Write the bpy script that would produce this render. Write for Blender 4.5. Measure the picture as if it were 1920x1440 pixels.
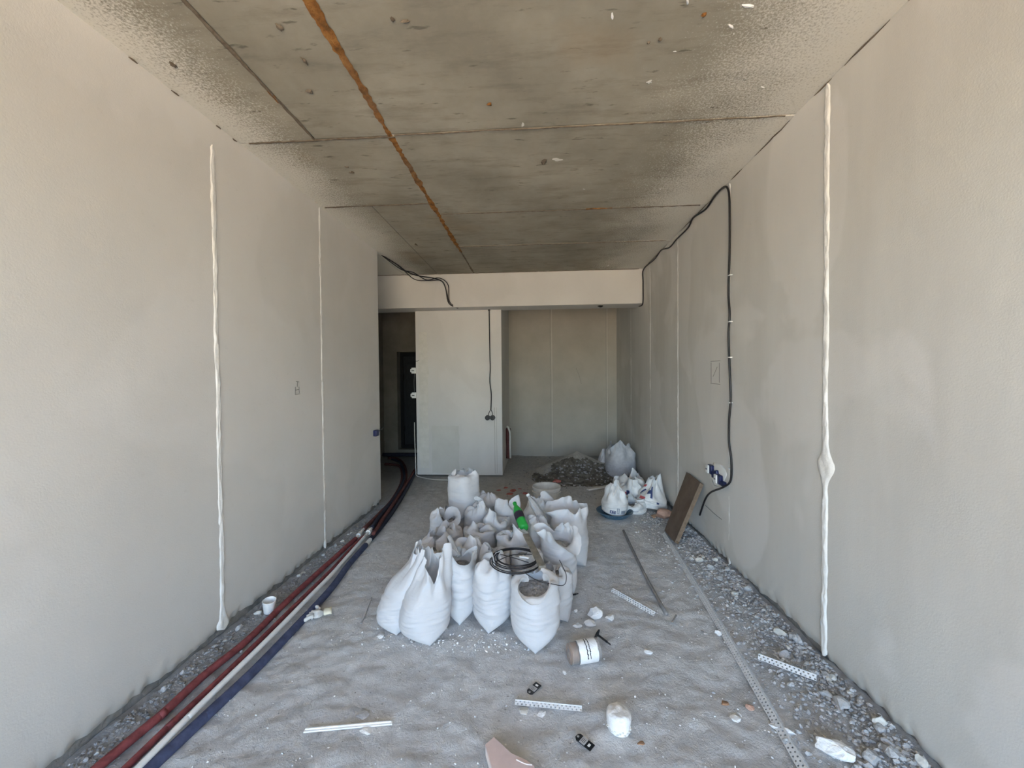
import bpy, bmesh, math, random
from mathutils import Vector, Matrix, noise as mnoise
from math import sin, cos, pi, radians as rad

for o in list(bpy.data.objects):
    bpy.data.objects.remove(o, do_unlink=True)
SC = bpy.context.scene
COL = SC.collection

# ------------------------------------------------------------------ camera
CAM_H, FPX = 1.51, 721.0
_yw, _pt, _rl = rad(3.65), rad(1.1), rad(.5)
_d = Vector((-sin(_yw)*cos(_pt), cos(_yw)*cos(_pt), -sin(_pt)))
_r = Vector((cos(_yw), sin(_yw), 0))
_u = _r.cross(_d)
CR = _r*cos(_rl) - _u*sin(_rl)
CU = _u*cos(_rl) + _r*sin(_rl)
cam_d = bpy.data.cameras.new('camera')
cam = bpy.data.objects.new('camera', cam_d)
COL.objects.link(cam)
cam_d.sensor_width = 36.0
cam_d.lens = FPX/1920*36
cam_d.clip_start = .02
cam.matrix_world = Matrix(((CR.x, CU.x, -_d.x, 0), (CR.y, CU.y, -_d.y, 0), (CR.z, CU.z, -_d.z, CAM_H), (0, 0, 0, 1)))
SC.camera = cam

# ------------------------------------------------------------------ daylight and exposure
W = bpy.data.worlds.new('sky')
SC.world = W
W.use_nodes = True
_nt = W.node_tree
_sky = _nt.nodes.new('ShaderNodeTexSky')
_sky.sky_type = 'NISHITA'
_sky.sun_disc = False
_sky.sun_elevation = rad(52)
_sky.sun_rotation = rad(35)
_sky.air_density = 1.0
_sky.dust_density = 1.6
_bg = _nt.nodes['Background']
_nt.links.new(_sky.outputs[0], _bg.inputs[0])
_bg.inputs[1].default_value = .36
_sl = bpy.data.lights.new('sun', 'SUN')
_sl.energy = 5.0
_sl.angle = rad(.6)
_sl.color = (1, .95, .86)
sun = bpy.data.objects.new('sun', _sl)
COL.objects.link(sun)
sun.rotation_euler = Vector((-.55, -.6, -1.05)).to_track_quat('-Z', 'Y').to_euler()
sun.location = (3, 6, 9)
_pl = bpy.data.lights.new('balcony_opening_portal', 'AREA')      # samples the sky through the open balcony front
_pl.shape = 'RECTANGLE'
_pl.size, _pl.size_y = 3.35, 2.8
_pl.cycles.is_portal = True
portal = bpy.data.objects.new('balcony_opening_portal', _pl)
COL.objects.link(portal)
portal.location = (-.18, -2.42, 1.4)
portal.rotation_euler = (rad(90), 0, 0)
SC.view_settings.view_transform = 'Standard'
SC.view_settings.look = 'None'
SC.view_settings.gamma = 1.0
SC.view_settings.use_curve_mapping = False
SC.view_settings.exposure = 2.80
SC.cycles.diffuse_bounces = 6

# ------------------------------------------------------------------ helpers
def ray(px, py):
    return CR*((px-960)/FPX) + CU*((720-py)/FPX) + _d
EYE = Vector((0, 0, CAM_H))
def on_z(px, py, z=0.0):                      # point of a horizontal plane
    v = ray(px, py); return EYE + v*((z-CAM_H)/v.z)
def on_x(px, py, X):                          # point of a side wall
    v = ray(px, py); return EYE + v*(X/v.x)
def on_y(px, py, Y):                          # point of a cross wall
    v = ray(px, py); return EYE + v*(Y/v.y)
def N(x, y=0., z=0.):
    return mnoise.noise(Vector((x, y, z)))
def sstep(a, b, x):
    t = min(1., max(0., (x-a)/(b-a))); return t*t*(3-2*t)
def lerp(a, b, t): return a+(b-a)*t

def link(name, me, m=None, parent=None, loc=None, rot=None, smooth=False):
    if m is not None:
        for q in (m if isinstance(m, (list, tuple)) else [m]): me.materials.append(q)
    if smooth:
        me.polygons.foreach_set('use_smooth', [True]*len(me.polygons))
    o = bpy.data.objects.new(name, me)
    COL.objects.link(o)
    if parent is not None: o.parent = parent
    if loc is not None: o.location = loc
    if rot is not None: o.rotation_euler = rot
    return o
def ob(name, vf, m=None, parent=None, loc=None, rot=None, smooth=False):
    me = bpy.data.meshes.new(name)
    me.from_pydata([tuple(v) for v in vf[0]], [], vf[1])
    me.update()
    return link(name, me, m, parent, loc, rot, smooth)
def tag(o, label=None, cat=None, group=None, kind=None):
    if label: o['label'] = label
    if cat: o['category'] = cat
    if group: o['group'] = group
    if kind: o['kind'] = kind
    return o
def thing(name, label, cat, loc=(0, 0, 0), rot=(0, 0, 0), group=None):
    o = bpy.data.objects.new(name, None)
    o.empty_display_size = .05
    COL.objects.link(o)
    o.location = loc; o.rotation_euler = rot
    return tag(o, label, cat, group)
def join(*parts):
    V, Fc = [], []
    for v, f in parts:
        n = len(V); V += list(v); Fc += [tuple(i+n for i in q) for q in f]
    return V, Fc
def xf(vf, M):
    return [M @ Vector(v) for v in vf[0]], vf[1]
def box(x0, x1, y0, y1, z0, z1):
    V = [(x0, y0, z0), (x1, y0, z0), (x1, y1, z0), (x0, y1, z0), (x0, y0, z1), (x1, y0, z1), (x1, y1, z1), (x0, y1, z1)]
    return V, [(3, 2, 1, 0), (4, 5, 6, 7), (0, 1, 5, 4), (1, 2, 6, 5), (2, 3, 7, 6), (3, 0, 4, 7)]
def bbox(x0, x1, y0, y1, z0, z1, b=.002, seg=2):          # bevelled box
    bm = bmesh.new()
    V, Fc = box(x0, x1, y0, y1, z0, z1)
    vs = [bm.verts.new(v) for v in V]
    for f in Fc: bm.faces.new([vs[i] for i in f])
    bmesh.ops.bevel(bm, geom=bm.edges[:], offset=b, segments=seg, profile=.5, affect='EDGES')
    bm.verts.index_update()
    r = [v.co.copy() for v in bm.verts], [tuple(v.index for v in f.verts) for f in bm.faces]
    bm.free(); return r
def smooth_path(P, n=6, closed=False):
    P = [Vector(p) for p in P]; out = []
    m = len(P)
    for i in range(m if closed else m-1):
        if closed: a, b, c, d = P[(i-1) % m], P[i], P[(i+1) % m], P[(i+2) % m]
        else: a, b, c, d = P[max(i-1, 0)], P[i], P[i+1], P[min(i+2, m-1)]
        for k in range(n):
            t = k/n
            out.append(.5*((2*b)+(c-a)*t+(2*a-5*b+4*c-d)*t*t+(3*b-a-3*c+d)*t**3))
    if not closed: out.append(P[-1])
    return out
def tube(P, r, seg=8, closed=False, cap=True):
    P = [Vector(p) for p in P]; V, Fc = [], []
    n = len(P); nrm = None
    for i, p in enumerate(P):
        if closed: t = P[(i+1) % n]-P[i-1]
        else: t = P[min(i+1, n-1)]-P[max(i-1, 0)]
        t.normalize()
        if nrm is None:
            nrm = t.orthogonal().normalized()
        nrm = (nrm - t*nrm.dot(t)).normalized()
        bn = t.cross(nrm)
        rr = r(i/(n-1)) if callable(r) else r
        for k in range(seg):
            a = 2*pi*k/seg
            V.append(p+(nrm*cos(a)+bn*sin(a))*rr)
    for i in range(n if closed else n-1):
        j = (i+1) % n
        for k in range(seg):
            k2 = (k+1) % seg
            Fc.append((i*seg+k, i*seg+k2, j*seg+k2, j*seg+k))
    if cap and not closed:
        Fc.append(tuple(range(seg-1, -1, -1)))
        Fc.append(tuple((n-1)*seg+k for k in range(seg)))
    return V, Fc
def lathe(prof, seg=24, cap0=False, cap1=False):          # profile of (radius, z)
    V, Fc = [], []
    for r, z in prof:
        for k in range(seg):
            a = 2*pi*k/seg; V.append((r*cos(a), r*sin(a), z))
    for i in range(len(prof)-1):
        for k in range(seg):
            k2 = (k+1) % seg
            Fc.append((i*seg+k, i*seg+k2, (i+1)*seg+k2, (i+1)*seg+k))
    if cap0: Fc.append(tuple(range(seg-1, -1, -1)))
    if cap1: Fc.append(tuple((len(prof)-1)*seg+k for k in range(seg)))
    return V, Fc
def grid(fn, nu, nv, wrap=False):                          # fn(u,v) -> point
    V = [fn(i/nu, j/nv) for j in range(nv+1) for i in range(nu if wrap else nu+1)]
    w = nu if wrap else nu+1
    Fc = []
    for j in range(nv):
        for i in range(nu):
            i2 = (i+1) % w if wrap else i+1
            Fc.append((j*w+i, j*w+i2, (j+1)*w+i2, (j+1)*w+i))
    return V, Fc
_ICO = {}
def ico(sub):
    if sub not in _ICO:
        bm = bmesh.new(); bmesh.ops.create_icosphere(bm, subdivisions=sub, radius=1)
        _ICO[sub] = [v.co.copy() for v in bm.verts], [tuple(v.index for v in f.verts) for f in bm.faces]
        bm.free()
    return _ICO[sub]
def chunk(seed, sub=2, rough=.35, sx=1., sy=1., sz=1., cuts=5):   # a broken lump: a ball cut by random planes
    R = random.Random(seed); V, Fc = ico(sub)
    pl = []
    for _ in range(cuts):
        n = Vector((R.uniform(-1, 1), R.uniform(-1, 1), R.uniform(-1, 1))).normalized(); pl.append((n, R.uniform(.45, .8)))
    out = []
    for v in V:
        p = v.copy()
        for n, d in pl:
            e = p.dot(n)-d
            if e > 0: p -= n*e
        p *= 1+rough*.5*N(v.x*1.7+seed*3.1, v.y*1.7, v.z*1.7)+rough*.22*N(v.x*5+seed, v.y*5, v.z*5)
        out.append(Vector((p.x*sx, p.y*sy, p.z*sz)))
    z0 = min(p.z for p in out)
    return [p-Vector((0, 0, z0)) for p in out], Fc

# ------------------------------------------------------------------ materials
class NB:
    def __init__(s, name, rough=.8, spec=.3):
        s.m = bpy.data.materials.new(name); s.m.use_nodes = True
        s.t = s.m.node_tree; s.b = s.t.nodes['Principled BSDF']
        s.b.inputs['Roughness'].default_value = rough
        s.b.inputs['Specular IOR Level'].default_value = spec
        s.co = s.t.nodes.new('ShaderNodeTexCoord').outputs['Object']
    def n(s, typ, **kw):
        q = s.t.nodes.new(typ)
        for k, v in kw.items(): setattr(q, k, v)
        return q
    def l(s, a, b): s.t.links.new(a, b)
    def mapped(s, scale=(1, 1, 1), loc=(0, 0, 0), rot=(0, 0, 0)):
        q = s.n('ShaderNodeMapping'); s.l(s.co, q.inputs[0])
        q.inputs['Scale'].default_value = scale; q.inputs['Location'].default_value = loc; q.inputs['Rotation'].default_value = rot
        return q.outputs[0]
    def noise(s, scale, detail=4, rough=.6, vec=None, dist=0):
        q = s.n('ShaderNodeTexNoise'); s.l(vec or s.co, q.inputs['Vector'])
        q.inputs['Scale'].default_value = scale; q.inputs['Detail'].default_value = detail
        q.inputs['Roughness'].default_value = rough; q.inputs['Distortion'].default_value = dist
        return q.outputs['Fac']
    def voro(s, scale, vec=None, feat='F1', out='Distance'):
        q = s.n('ShaderNodeTexVoronoi', feature=feat); s.l(vec or s.co, q.inputs['Vector'])
        q.inputs['Scale'].default_value = scale
        return q.outputs[out]
    def ramp(s, fac, stops, interp='LINEAR'):
        q = s.n('ShaderNodeValToRGB'); s.l(fac, q.inputs[0]); cr = q.color_ramp; cr.interpolation = interp
        while len(cr.elements) < len(stops): cr.elements.new(.5)
        for e, (p, c) in zip(cr.elements, stops):
            e.position = p
            e.color = (c, c, c, 1) if isinstance(c, (int, float)) else (*c, 1)
        return q.outputs[0]
    def math(s, op, a, b=0., c=None, clamp=False):
        q = s.n('ShaderNodeMath', operation=op, use_clamp=clamp)
        for i, v in enumerate((a, b, c)):
            if v is None: continue
            if isinstance(v, (int, float)): q.inputs[i].default_value = v
            else: s.l(v, q.inputs[i])
        return q.outputs[0]
    def mix(s, fac, a, b, mode='MIX'):
        q = s.n('ShaderNodeMix', data_type='RGBA', blend_type=mode)
        for sock, v in ((q.inputs['Factor'], fac), (q.inputs['A'], a), (q.inputs['B'], b)):
            if isinstance(v, (int, float)): sock.default_value = v
            elif isinstance(v, tuple): sock.default_value = (*v, 1)
            else: s.l(v, sock)
        return q.outputs['Result']
    def xyz(s):
        q = s.n('ShaderNodeSeparateXYZ'); s.l(s.co, q.inputs[0]); return q.outputs
    def color(s, c):
        if isinstance(c, tuple): s.b.inputs['Base Color'].default_value = (*c, 1)
        else: s.l(c, s.b.inputs['Base Color'])
        return s
    def bump(s, h, strength=.3, dist=.01):
        q = s.n('ShaderNodeBump'); q.inputs['Strength'].default_value = strength; q.inputs['Distance'].default_value = dist
        s.l(h, q.inputs['Height']); s.l(q.outputs[0], s.b.inputs['Normal'])
        return s
def mottled(name, c1, c2, scale=6, rough=.8, spec=.3, bs=.25, bscale=60, bd=.004, detail=5, metal=0.):
    b = NB(name, rough, spec)
    b.color(b.ramp(b.noise(scale, detail, .6), [(.3, c1), (.7, c2)]))
    b.bump(b.noise(bscale, 4, .6), bs, bd)
    b.b.inputs['Metallic'].default_value = metal
    return b.m
MAT = {}
def wall_mat(name, warm=1.0, patch=.5):
    b = NB(name, .92, .15)
    base = b.ramp(b.noise(.9, 5, .55), [(.3, (.605, .588, .556)), (.7, (.69, .673, .644))])
    pt = b.ramp(b.noise(.9, 4, .5, b.mapped((1, 1, .8), (3.1, 7.7, 1.3)), .6), [(.485, 0.), (.52, 1.)])
    streak = b.ramp(b.noise(3.5, 5, .6, b.mapped((1, 1, .18))), [(.35, .0), (.75, 1.)])
    c = b.mix(b.math('MULTIPLY', pt, .42*patch), base, (.49, .478, .435))
    c = b.mix(b.math('MULTIPLY', streak, .42*patch), c, (.74, .73, .69))
    c = b.mix(b.math('MULTIPLY', b.ramp(b.noise(28, 3, .7), [(.62, 0.), (.8, 1.)]), .18), c, (.40, .38, .34))
    b.color(c)
    h = b.math('ADD', b.noise(160, 3, .6), b.math('MULTIPLY', b.noise(5, 3, .5), 2.0))
    b.bump(h, .22, .003)
    return b.m
MAT['wall'] = wall_mat('plastered wall', patch=.35)
MAT['wall_mid'] = mottled('darker back wall', (.42, .392, .335), (.49, .46, .40), 2.5, .95, .1, .3, 90, .004)  # alcove back wall, a step darker and browner than the plastered walls
MAT['wall_dark'] = mottled('dark corridor wall', (.21, .193, .158), (.30, .278, .232), 3, .95, .1, .4, 60, .005)  # corridor walls, darkest of the wall tones
MAT['wall_r'] = wall_mat('patchy plastered wall', patch=1.0)
def concrete_ceiling():
    b = NB('formwork concrete', .95, .1)
    x, y, z = b.xyz()
    c = b.ramp(b.noise(1.6, 6, .65), [(.32, (.245, .225, .18)), (.68, (.37, .343, .28))])
    c = b.mix(b.math('MULTIPLY', b.ramp(b.noise(6, 6, .7, b.mapped((.35, 1.6, 1))), [(.50, 0.), (.70, 1.)]), .5), c, (.15, .135, .105))
    c = b.mix(b.math('MULTIPLY', b.ramp(b.noise(11, 4, .6, b.mapped((.5, 2.2, 1), (2, 5, 0))), [(.63, 0.), (.70, 1.)]), .7), c, (.10, .09, .07))
    c = b.mix(b.math('MULTIPLY', b.ramp(b.noise(1.3, 3, .5, b.mapped((1, 1, 1), (9, 1, 0))), [(.62, 0.), (.75, 1.)]), .35), c, (.30, .21, .12))
    # plaster overspray: dust thrown from the sprayed walls onto the slab edge
    sp = b.noise(95, 3, .75)
    big = b.noise(1.6, 3, .5)
    dl = b.math('SUBTRACT', b.math('MULTIPLY', b.math('ADD', x, 1.86), 2.3), b.math('MULTIPLY', b.math('SUBTRACT', big, .5), .7))
    dr = b.math('SUBTRACT', b.math('MULTIPLY', b.math('SUBTRACT', 1.495, x), 1.25), b.math('MULTIPLY', b.math('SUBTRACT', big, .5), .9))
    d = b.math('MINIMUM', dl, dr)
    d = b.math('ADD', d, b.math('MULTIPLY', b.ramp(y, [(0., 0.), (1., 0.)]), 0.))
    fac = b.math('ADD', b.math('MULTIPLY', b.math('SUBTRACT', sp, .5), 2.6), b.math('SUBTRACT', .80, d))
    spray = b.ramp(fac, [(.0, 0.), (.65, 1.)])
    c = b.mix(b.math('MULTIPLY', spray, .92), c, (.66, .64, .575))
    b.color(c)
    b.bump(b.math('ADD', b.noise(40, 5, .65), b.math('MULTIPLY', sp, .1)), .22, .003)
    return b.m
MAT['ceil'] = concrete_ceiling()
MAT['joint'] = mottled('dark concrete joint', (.10, .075, .052), (.19, .155, .115), 30, .95)
def rust_mat():
    b = NB('rusty joint', .95, .1)
    c = b.ramp(b.noise(16, 6, .7), [(.32, (.10, .055, .025)), (.5, (.26, .115, .035)), (.68, (.40, .20, .065))])
    c = b.mix(b.ramp(b.noise(2.2, 4, .6), [(.5, 0.), (.66, .75)]), c, (.20, .135, .085))
    b.color(c); b.bump(b.noise(80, 5, .7), .9, .008)
    return b.m
MAT['rust'] = rust_mat()
MAT['plaster'] = mottled('white plaster filler', (.78, .765, .725), (.88, .87, .84), 12, .9, .2, .5, 45, .006)
MAT['plaster2'] = mottled('aged plaster filler', (.60, .585, .53), (.68, .66, .61), 12, .9, .2, .5, 45, .006)
MAT['core'] = mottled('raw block wall', (.17, .165, .155), (.30, .29, .275), 14, .95, .1, .8, 40, .01)
def floor_mat():
    b = NB('dusty screed', .95, .1)
    c = b.ramp(b.noise(1.1, 6, .62), [(.3, (.57, .563, .555)), (.7, (.72, .715, .708))])
    c = b.mix(b.ramp(b.noise(9, 6, .72, None, .6), [(.42, 0.), (.62, .6)]), c, (.82, .815, .81))
    c = b.mix(b.ramp(b.noise(22, 5, .7), [(.58, 0.), (.72, .5)]), c, (.38, .375, .37))
    c = b.mix(b.ramp(b.noise(85, 3, .7), [(.64, 0.), (.70, .75)]), c, (.84, .83, .82))
    x, y, z = b.xyz()
    jit = b.math('MULTIPLY', b.math('SUBTRACT', b.noise(4, 5, .7), .5), .9)
    dr = b.ramp(b.math('ADD', b.math('SUBTRACT', x, .55), jit), [(.45, 0.), (.85, 1.)])          # earth and grit swept to the right wall
    dl = b.ramp(b.math('ADD', b.math('SUBTRACT', -1.05, x), b.math('MULTIPLY', jit, .6)), [(.42, 0.), (.62, 1.)])
    db = b.ramp(b.math('MULTIPLY', b.math('ADD', b.math('SUBTRACT', y, 3.6), jit), .4), [(.1, 0.), (.9, 1.)])   # darker, browner floor tone towards the back
    near = b.ramp(b.math('MULTIPLY', b.math('SUBTRACT', 4.9, y), 1.), [(.0, 0.), (.9, 1.)])
    c = b.mix(b.math('MULTIPLY', b.math('MULTIPLY', dr, near), .62), c, b.ramp(b.noise(30, 5, .7), [(.35, (.20, .195, .19)), (.7, (.40, .392, .385))]))
    c = b.mix(b.math('MULTIPLY', dl, .62), c, b.ramp(b.noise(30, 5, .7), [(.35, (.17, .165, .16)), (.7, (.36, .352, .345))]))
    c = b.mix(b.math('MULTIPLY', db, .72), c, b.ramp(b.noise(14, 5, .7), [(.35, (.26, .25, .225)), (.7, (.40, .385, .35))]))
    b.color(c)
    h = b.math('ADD', b.noise(30, 7, .72, None, .5), b.math('MULTIPLY', b.noise(110, 5, .75), .5))
    b.bump(h, .9, .018)
    return b.m
MAT['floor'] = floor_mat()

# ------------------------------------------------------------------ the room
XL, XR, HC, YB, YF = -1.86, 1.495, 3.0, 7.3, -2.4
def struct(name, vf, m, smooth=False):
    o = ob(name, vf, m, None, None, None, smooth); o['kind'] = 'structure'; return o

tag(ob('ground', box(-60, 60, -90, 40, -6.2, -6.0), mottled('sunlit earth', (.63, .47, .29), (.73, .56, .36), .3, .95)), kind='structure')

def floor_h(x, y):
    e = min(abs(x-XR), abs(x-XL))
    h = .007*N(x*1.3, y*1.3, 1.) + .008*N(x*5, y*5, 2.) + .008*N(x*12, y*12, 5.) + .0065*N(x*25, y*25, 8.)
    h += .04*sstep(.42, .05, XR-x)*(.55+.45*N(x*3, y*3, 3.))*sstep(4.6, 3.4, y)     # debris swept to the right wall
    return h
def floor_grid():
    xs = [XL-.02+(XR+.04-XL)*i/170 for i in range(171)]
    ys = []; y = -2.4
    while y < YB+.05:
        ys.append(y); y += .016 if .7 < y < 3.2 else (.03 if y > 0 else .15)
    V = [(x, y, floor_h(x, y)) for y in ys for x in xs]
    n = len(xs)
    return V, [(j*n+i, j*n+i+1, (j+1)*n+i+1, (j+1)*n+i) for j in range(len(ys)-1) for i in range(n-1)]
struct('floor', floor_grid(), MAT['floor'], True)
struct('floor_corridor', box(-3.0, XL-.02, 4.3, YB, -.1, 0.), MAT['floor'])
struct('floor_slab', box(-3.0, 1.75, YF, 7.5, -.3, -.11), MAT['joint'])

# ceiling slab with formwork panels
ceil = struct('ceiling', box(-3.0, XR+.15, YF-.2, 7.6, HC+.016, HC+.25), MAT['joint'])
def panel(x0, x1, y0, y1, dz):
    g = .0035
    ob('ceiling_panel', bbox(x0+g, x1-g, y0+g, y1-g, HC-.002+dz, HC+.02, .003, 1), MAT['ceil'], ceil)
panel(-1.90, -1.37, YF-.1, 2.35, .0); panel(-1.37, -.885, YF-.1, 2.35, .003)
panel(-1.90, -.885, 2.35, 3.27, .001)
panel(-1.90, -1.415, 3.27, 5.62, .002); panel(-1.415, -.885, 3.27, 5.62, -.001)
panel(-.885, 1.55, YF-.1, 2.335, .002); panel(-.885, 1.55, 2.335, 3.49, .0)
panel(-.885, 1.55, 3.49, 4.37, .003); panel(-.885, 1.55, 4.37, 5.62, .001)
panel(-3.0, -1.90, 4.3, 5.62, .002); panel(-3.0, 1.55, 5.62, 7.4, .002)
def rust(x, y0, y1, w0, sd, along='y'):
    n = int((y1-y0)/.010); rows = []
    def f(u, v):
        y = y0+(y1-y0)*v
        w = w0*(.5+.75*abs(N(y*3.3, sd))+.4*N(y*15, sd, 2)+.35*N(y*41, sd, 7+(.5 if u > .5 else 0)))+.0025
        c = x+.006*N(y*3, sd, 4)+.004*N(y*17, sd, 9)
        s = u*2-1
        zz = HC-.003-.007*(1-s*s)*(.6+.8*N(y*22, sd, s*3))
        return Vector((c+s*w, y, zz)) if along == 'y' else Vector((y, c+s*w, zz))
    return grid(f, 6, n)
ob('rust_strip', rust(-.885, YF, 4.55, .024, 1.3), MAT['rust'], ceil, smooth=True)
ob('joint_ridge', rust(-.885, 4.5, 5.5, .012, 4.1), MAT['joint'], ceil, smooth=True)
ob('joint_ridge', rust(-1.37, YF, 2.35, .010, 6.1), MAT['joint'], ceil, smooth=True)
ob('rust_strip', rust(-1.374, 1.93, 2.02, .010, 8.1), MAT['rust'], ceil, smooth=True)
ob('joint_ridge', rust(2.35, -1.80, -.86, .009, 2.2, 'x'), MAT['joint'], ceil, smooth=True)
ob('joint_ridge', rust(3.27, -1.83, -.88, .009, 3.2, 'x'), MAT['joint'], ceil, smooth=True)
for _y, _s in ((2.337, 12.3), (3.492, 13.3), (4.372, 14.3)):
    ob('joint_ridge', rust(_y, -.86, 1.44, .0028, _s, 'x'), MAT['joint'], ceil, smooth=True)
ob('rust_strip', rust(3.49, .45, .68, .016, 5.2, 'x'), MAT['rust'], ceil, smooth=True)

# side walls: raw blocks behind a plaster coat whose bottom edge is broken off
def plaster_coat(X, sgn, y0, y1, sd, low):
    ny = int((y1-y0)/.0125); zs = [0, .05, .1, .16, .25, .45, .9, 1.5, 2.1, 2.6, HC+.01]
    th = .03
    V, Fc = [], []
    for j in range(ny+1):
        y = y0+(y1-y0)*j/ny
        e = low+.024*N(y*2.3, sd)+.022*N(y*9, sd, 1)+.022*N(y*23, sd, 2)
        e = max(.006, e)
        V.append((X+sgn*th, y, e*.75))                       # back of the broken edge
        for k, z in enumerate(zs):
            zz = e+(HC+.01-e)*(z/(HC+.01))
            d = .004*N(y*.8, zz*.8, sd)+.0015*N(y*3, zz*3, sd+5)
            if k == 0: d += .012+.006*N(y*20, sd, 7)
            if k == 1: d += .002*N(y*15, sd, 11)
            V.append((X+sgn*d, y, zz))
    w = len(zs)+1
    for j in range(ny):
        for k in range(w-1):
            q = (j*w+k, (j+1)*w+k, (j+1)*w+k+1, j*w+k+1)
            Fc.append(q if sgn < 0 else q[::-1])
    # closing strip at the far end
    return V, Fc
wl = struct('wall_left', box(XL-.17, XL-.025, YF, 4.44, -.12, HC+.01), MAT['core'])
ob('plaster_coat', plaster_coat(XL, -1, YF, 4.44, 3.7, .036), MAT['wall'], wl, smooth=True)
ob('plaster_coat', bbox(XL-.19, XL-.002, 4.43, 4.455, .06, HC+.005, .003, 1), MAT['wall'], wl)
wr = struct('wall_right', box(XR+.025, XR+.25, YF, YB+.1, -.12, HC+.01), MAT['core'])
ob('plaster_coat', plaster_coat(XR, 1, YF, YB, 9.2, .04), MAT['wall_r'], wr, smooth=True)
wb = struct('wall_back', box(-1.81, XR+.1, YB, YB+.3, -.12, HC), MAT['wall_mid'])
wp = struct('wall_partition', bbox(-1.835, -.52, 5.76, YB, .02, HC, .006), MAT['wall'])
bmx = struct('wall_beam', bbox(-2.95, XR+.02, 5.49, 5.84, 2.515, HC+.01, .006), MAT['wall'])
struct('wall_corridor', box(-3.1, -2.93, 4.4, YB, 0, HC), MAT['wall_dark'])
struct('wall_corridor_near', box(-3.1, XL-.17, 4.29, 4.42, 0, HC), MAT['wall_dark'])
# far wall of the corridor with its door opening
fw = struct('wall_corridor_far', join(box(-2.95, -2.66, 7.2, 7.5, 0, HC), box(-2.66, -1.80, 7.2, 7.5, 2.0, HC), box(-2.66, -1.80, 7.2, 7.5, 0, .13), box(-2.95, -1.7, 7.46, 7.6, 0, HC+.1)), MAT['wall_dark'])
struct('wall_front', box(XL-.1, XR+.1, YF-.2, YF, 2.8, HC+.02), MAT['wall'])

# ------------------------------------------------------------------ more materials
def sack_mat(name, c1, c2):
    b = NB(name, .62, .35)
    c = b.ramp(b.noise(7, 4, .6), [(.35, c1), (.7, c2)])
    c = b.mix(b.ramp(b.noise(3.2, 3, .6, b.mapped((1, 1, 1), (4, 2, 8))), [(.62, 0.), (.8, .35)]), c, (.62, .60, .58))
    b.color(c)
    wv = b.n('ShaderNodeTexWave', wave_type='BANDS', bands_direction='Z'); b.l(b.co, wv.inputs['Vector'])
    wv.inputs['Scale'].default_value = 120; wv.inputs['Distortion'].default_value = 1.5
    h = b.math('ADD', b.math('MULTIPLY', wv.outputs['Fac'], .12), b.math('ADD', b.noise(1, 4, .6, b.mapped((9, 9, 75))), b.math('MULTIPLY', b.noise(38, 4, .65), .6)))
    b.bump(h, .55, .007)
    tr = b.n('ShaderNodeBsdfTranslucent'); tr.inputs[0].default_value = (.85, .84, .83, 1)
    mx = b.n('ShaderNodeMixShader'); mx.inputs[0].default_value = .22
    out = b.t.nodes['Material Output']
    b.l(b.b.outputs[0], mx.inputs[1]); b.l(tr.outputs[0], mx.inputs[2]); b.l(mx.outputs[0], out.inputs[0])
    return b.m
MAT['sack'] = sack_mat('white woven sack', (.71, .71, .725), (.79, .79, .80))
MAT['sack_grey'] = sack_mat('dusty woven sack', (.58, .565, .565), (.69, .675, .675))
MAT['rubble'] = mottled('plaster rubble', (.30, .285, .27), (.58, .56, .54), 40, .95, .1, 1., 60, .02)
MAT['stone'] = mottled('grey rubble stone', (.38, .375, .37), (.60, .595, .59), 9, .95, .1, .7, 60, .008)
MAT['darkstone'] = mottled('dark rubble stone', (.22, .215, .21), (.38, .372, .365), 9, .95, .1, .7, 60, .008)
MAT['chalk'] = mottled('white plaster lump', (.74, .735, .72), (.88, .875, .86), 14, .9, .2, .6, 70, .008)
MAT['sand'] = mottled('dark sand', (.085, .075, .062), (.25, .225, .185), 16, .95, .1, 1., 90, .015)
MAT['dust'] = mottled('pale dust', (.33, .31, .275), (.42, .395, .35), 20, .95, .1, .8, 90, .01)
def plain(name, c, rough=.5, spec=.4, metal=0., var=.12, bs=.1, bscale=80):
    return mottled(name, tuple(max(0, q*(1-var)) for q in c), tuple(min(1, q*(1+var)) for q in c), 25, rough, spec, bs, bscale, .003, 4, metal)
MAT['black'] = plain('black plastic', (.012, .012, .013), .45)
MAT['blackcable'] = plain('black cable sheath', (.016, .014, .016), .4)
MAT['navy'] = plain('dark blue plastic', (.012, .018, .075), .35)
MAT['whitep'] = plain('white plastic', (.78, .78, .76), .35, var=.05)
MAT['greyp'] = plain('grey plastic', (.45, .45, .45), .5)
MAT['red'] = plain('dusty red pipe sleeve', (.22, .060, .062), .75, .2, var=.35, bs=.4)
MAT['darkred'] = plain('dark red pipe sleeve', (.12, .045, .040), .8, .2, var=.35, bs=.4)
MAT['blue'] = plain('dusty blue pipe sleeve', (.060, .073, .135), .75, .2, var=.35, bs=.4)
MAT['darkpipe'] = plain('dark pipe sleeve', (.030, .030, .045), .7, .2, var=.3)
MAT['zinc'] = plain('galvanised steel', (.70, .71, .72), .45, .5, .15, .12)
MAT['steel'] = plain('dull steel rod', (.27, .265, .265), .6, .4, .3, .2)
MAT['board'] = mottled('brown shuttering board', (.10, .070, .050), (.17, .125, .095), 7, .7, .3, .3, 40, .004)
MAT['boardedge'] = mottled('board edge', (.15, .108, .075), (.25, .18, .125), 40, .8, .2, .5, 60, .004)
MAT['pink'] = plain('pink insulation foam', (.62, .49, .455), .85, .2, var=.06)
MAT['pinkside'] = plain('pale foam edge', (.74, .66, .62), .85, .2, var=.05)
MAT['clay'] = plain('pinkish block', (.48, .31, .24), .9, .1, var=.15)
MAT['redscrap'] = plain('red scrap', (.45, .16, .14), .8, .2, var=.3)
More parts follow.
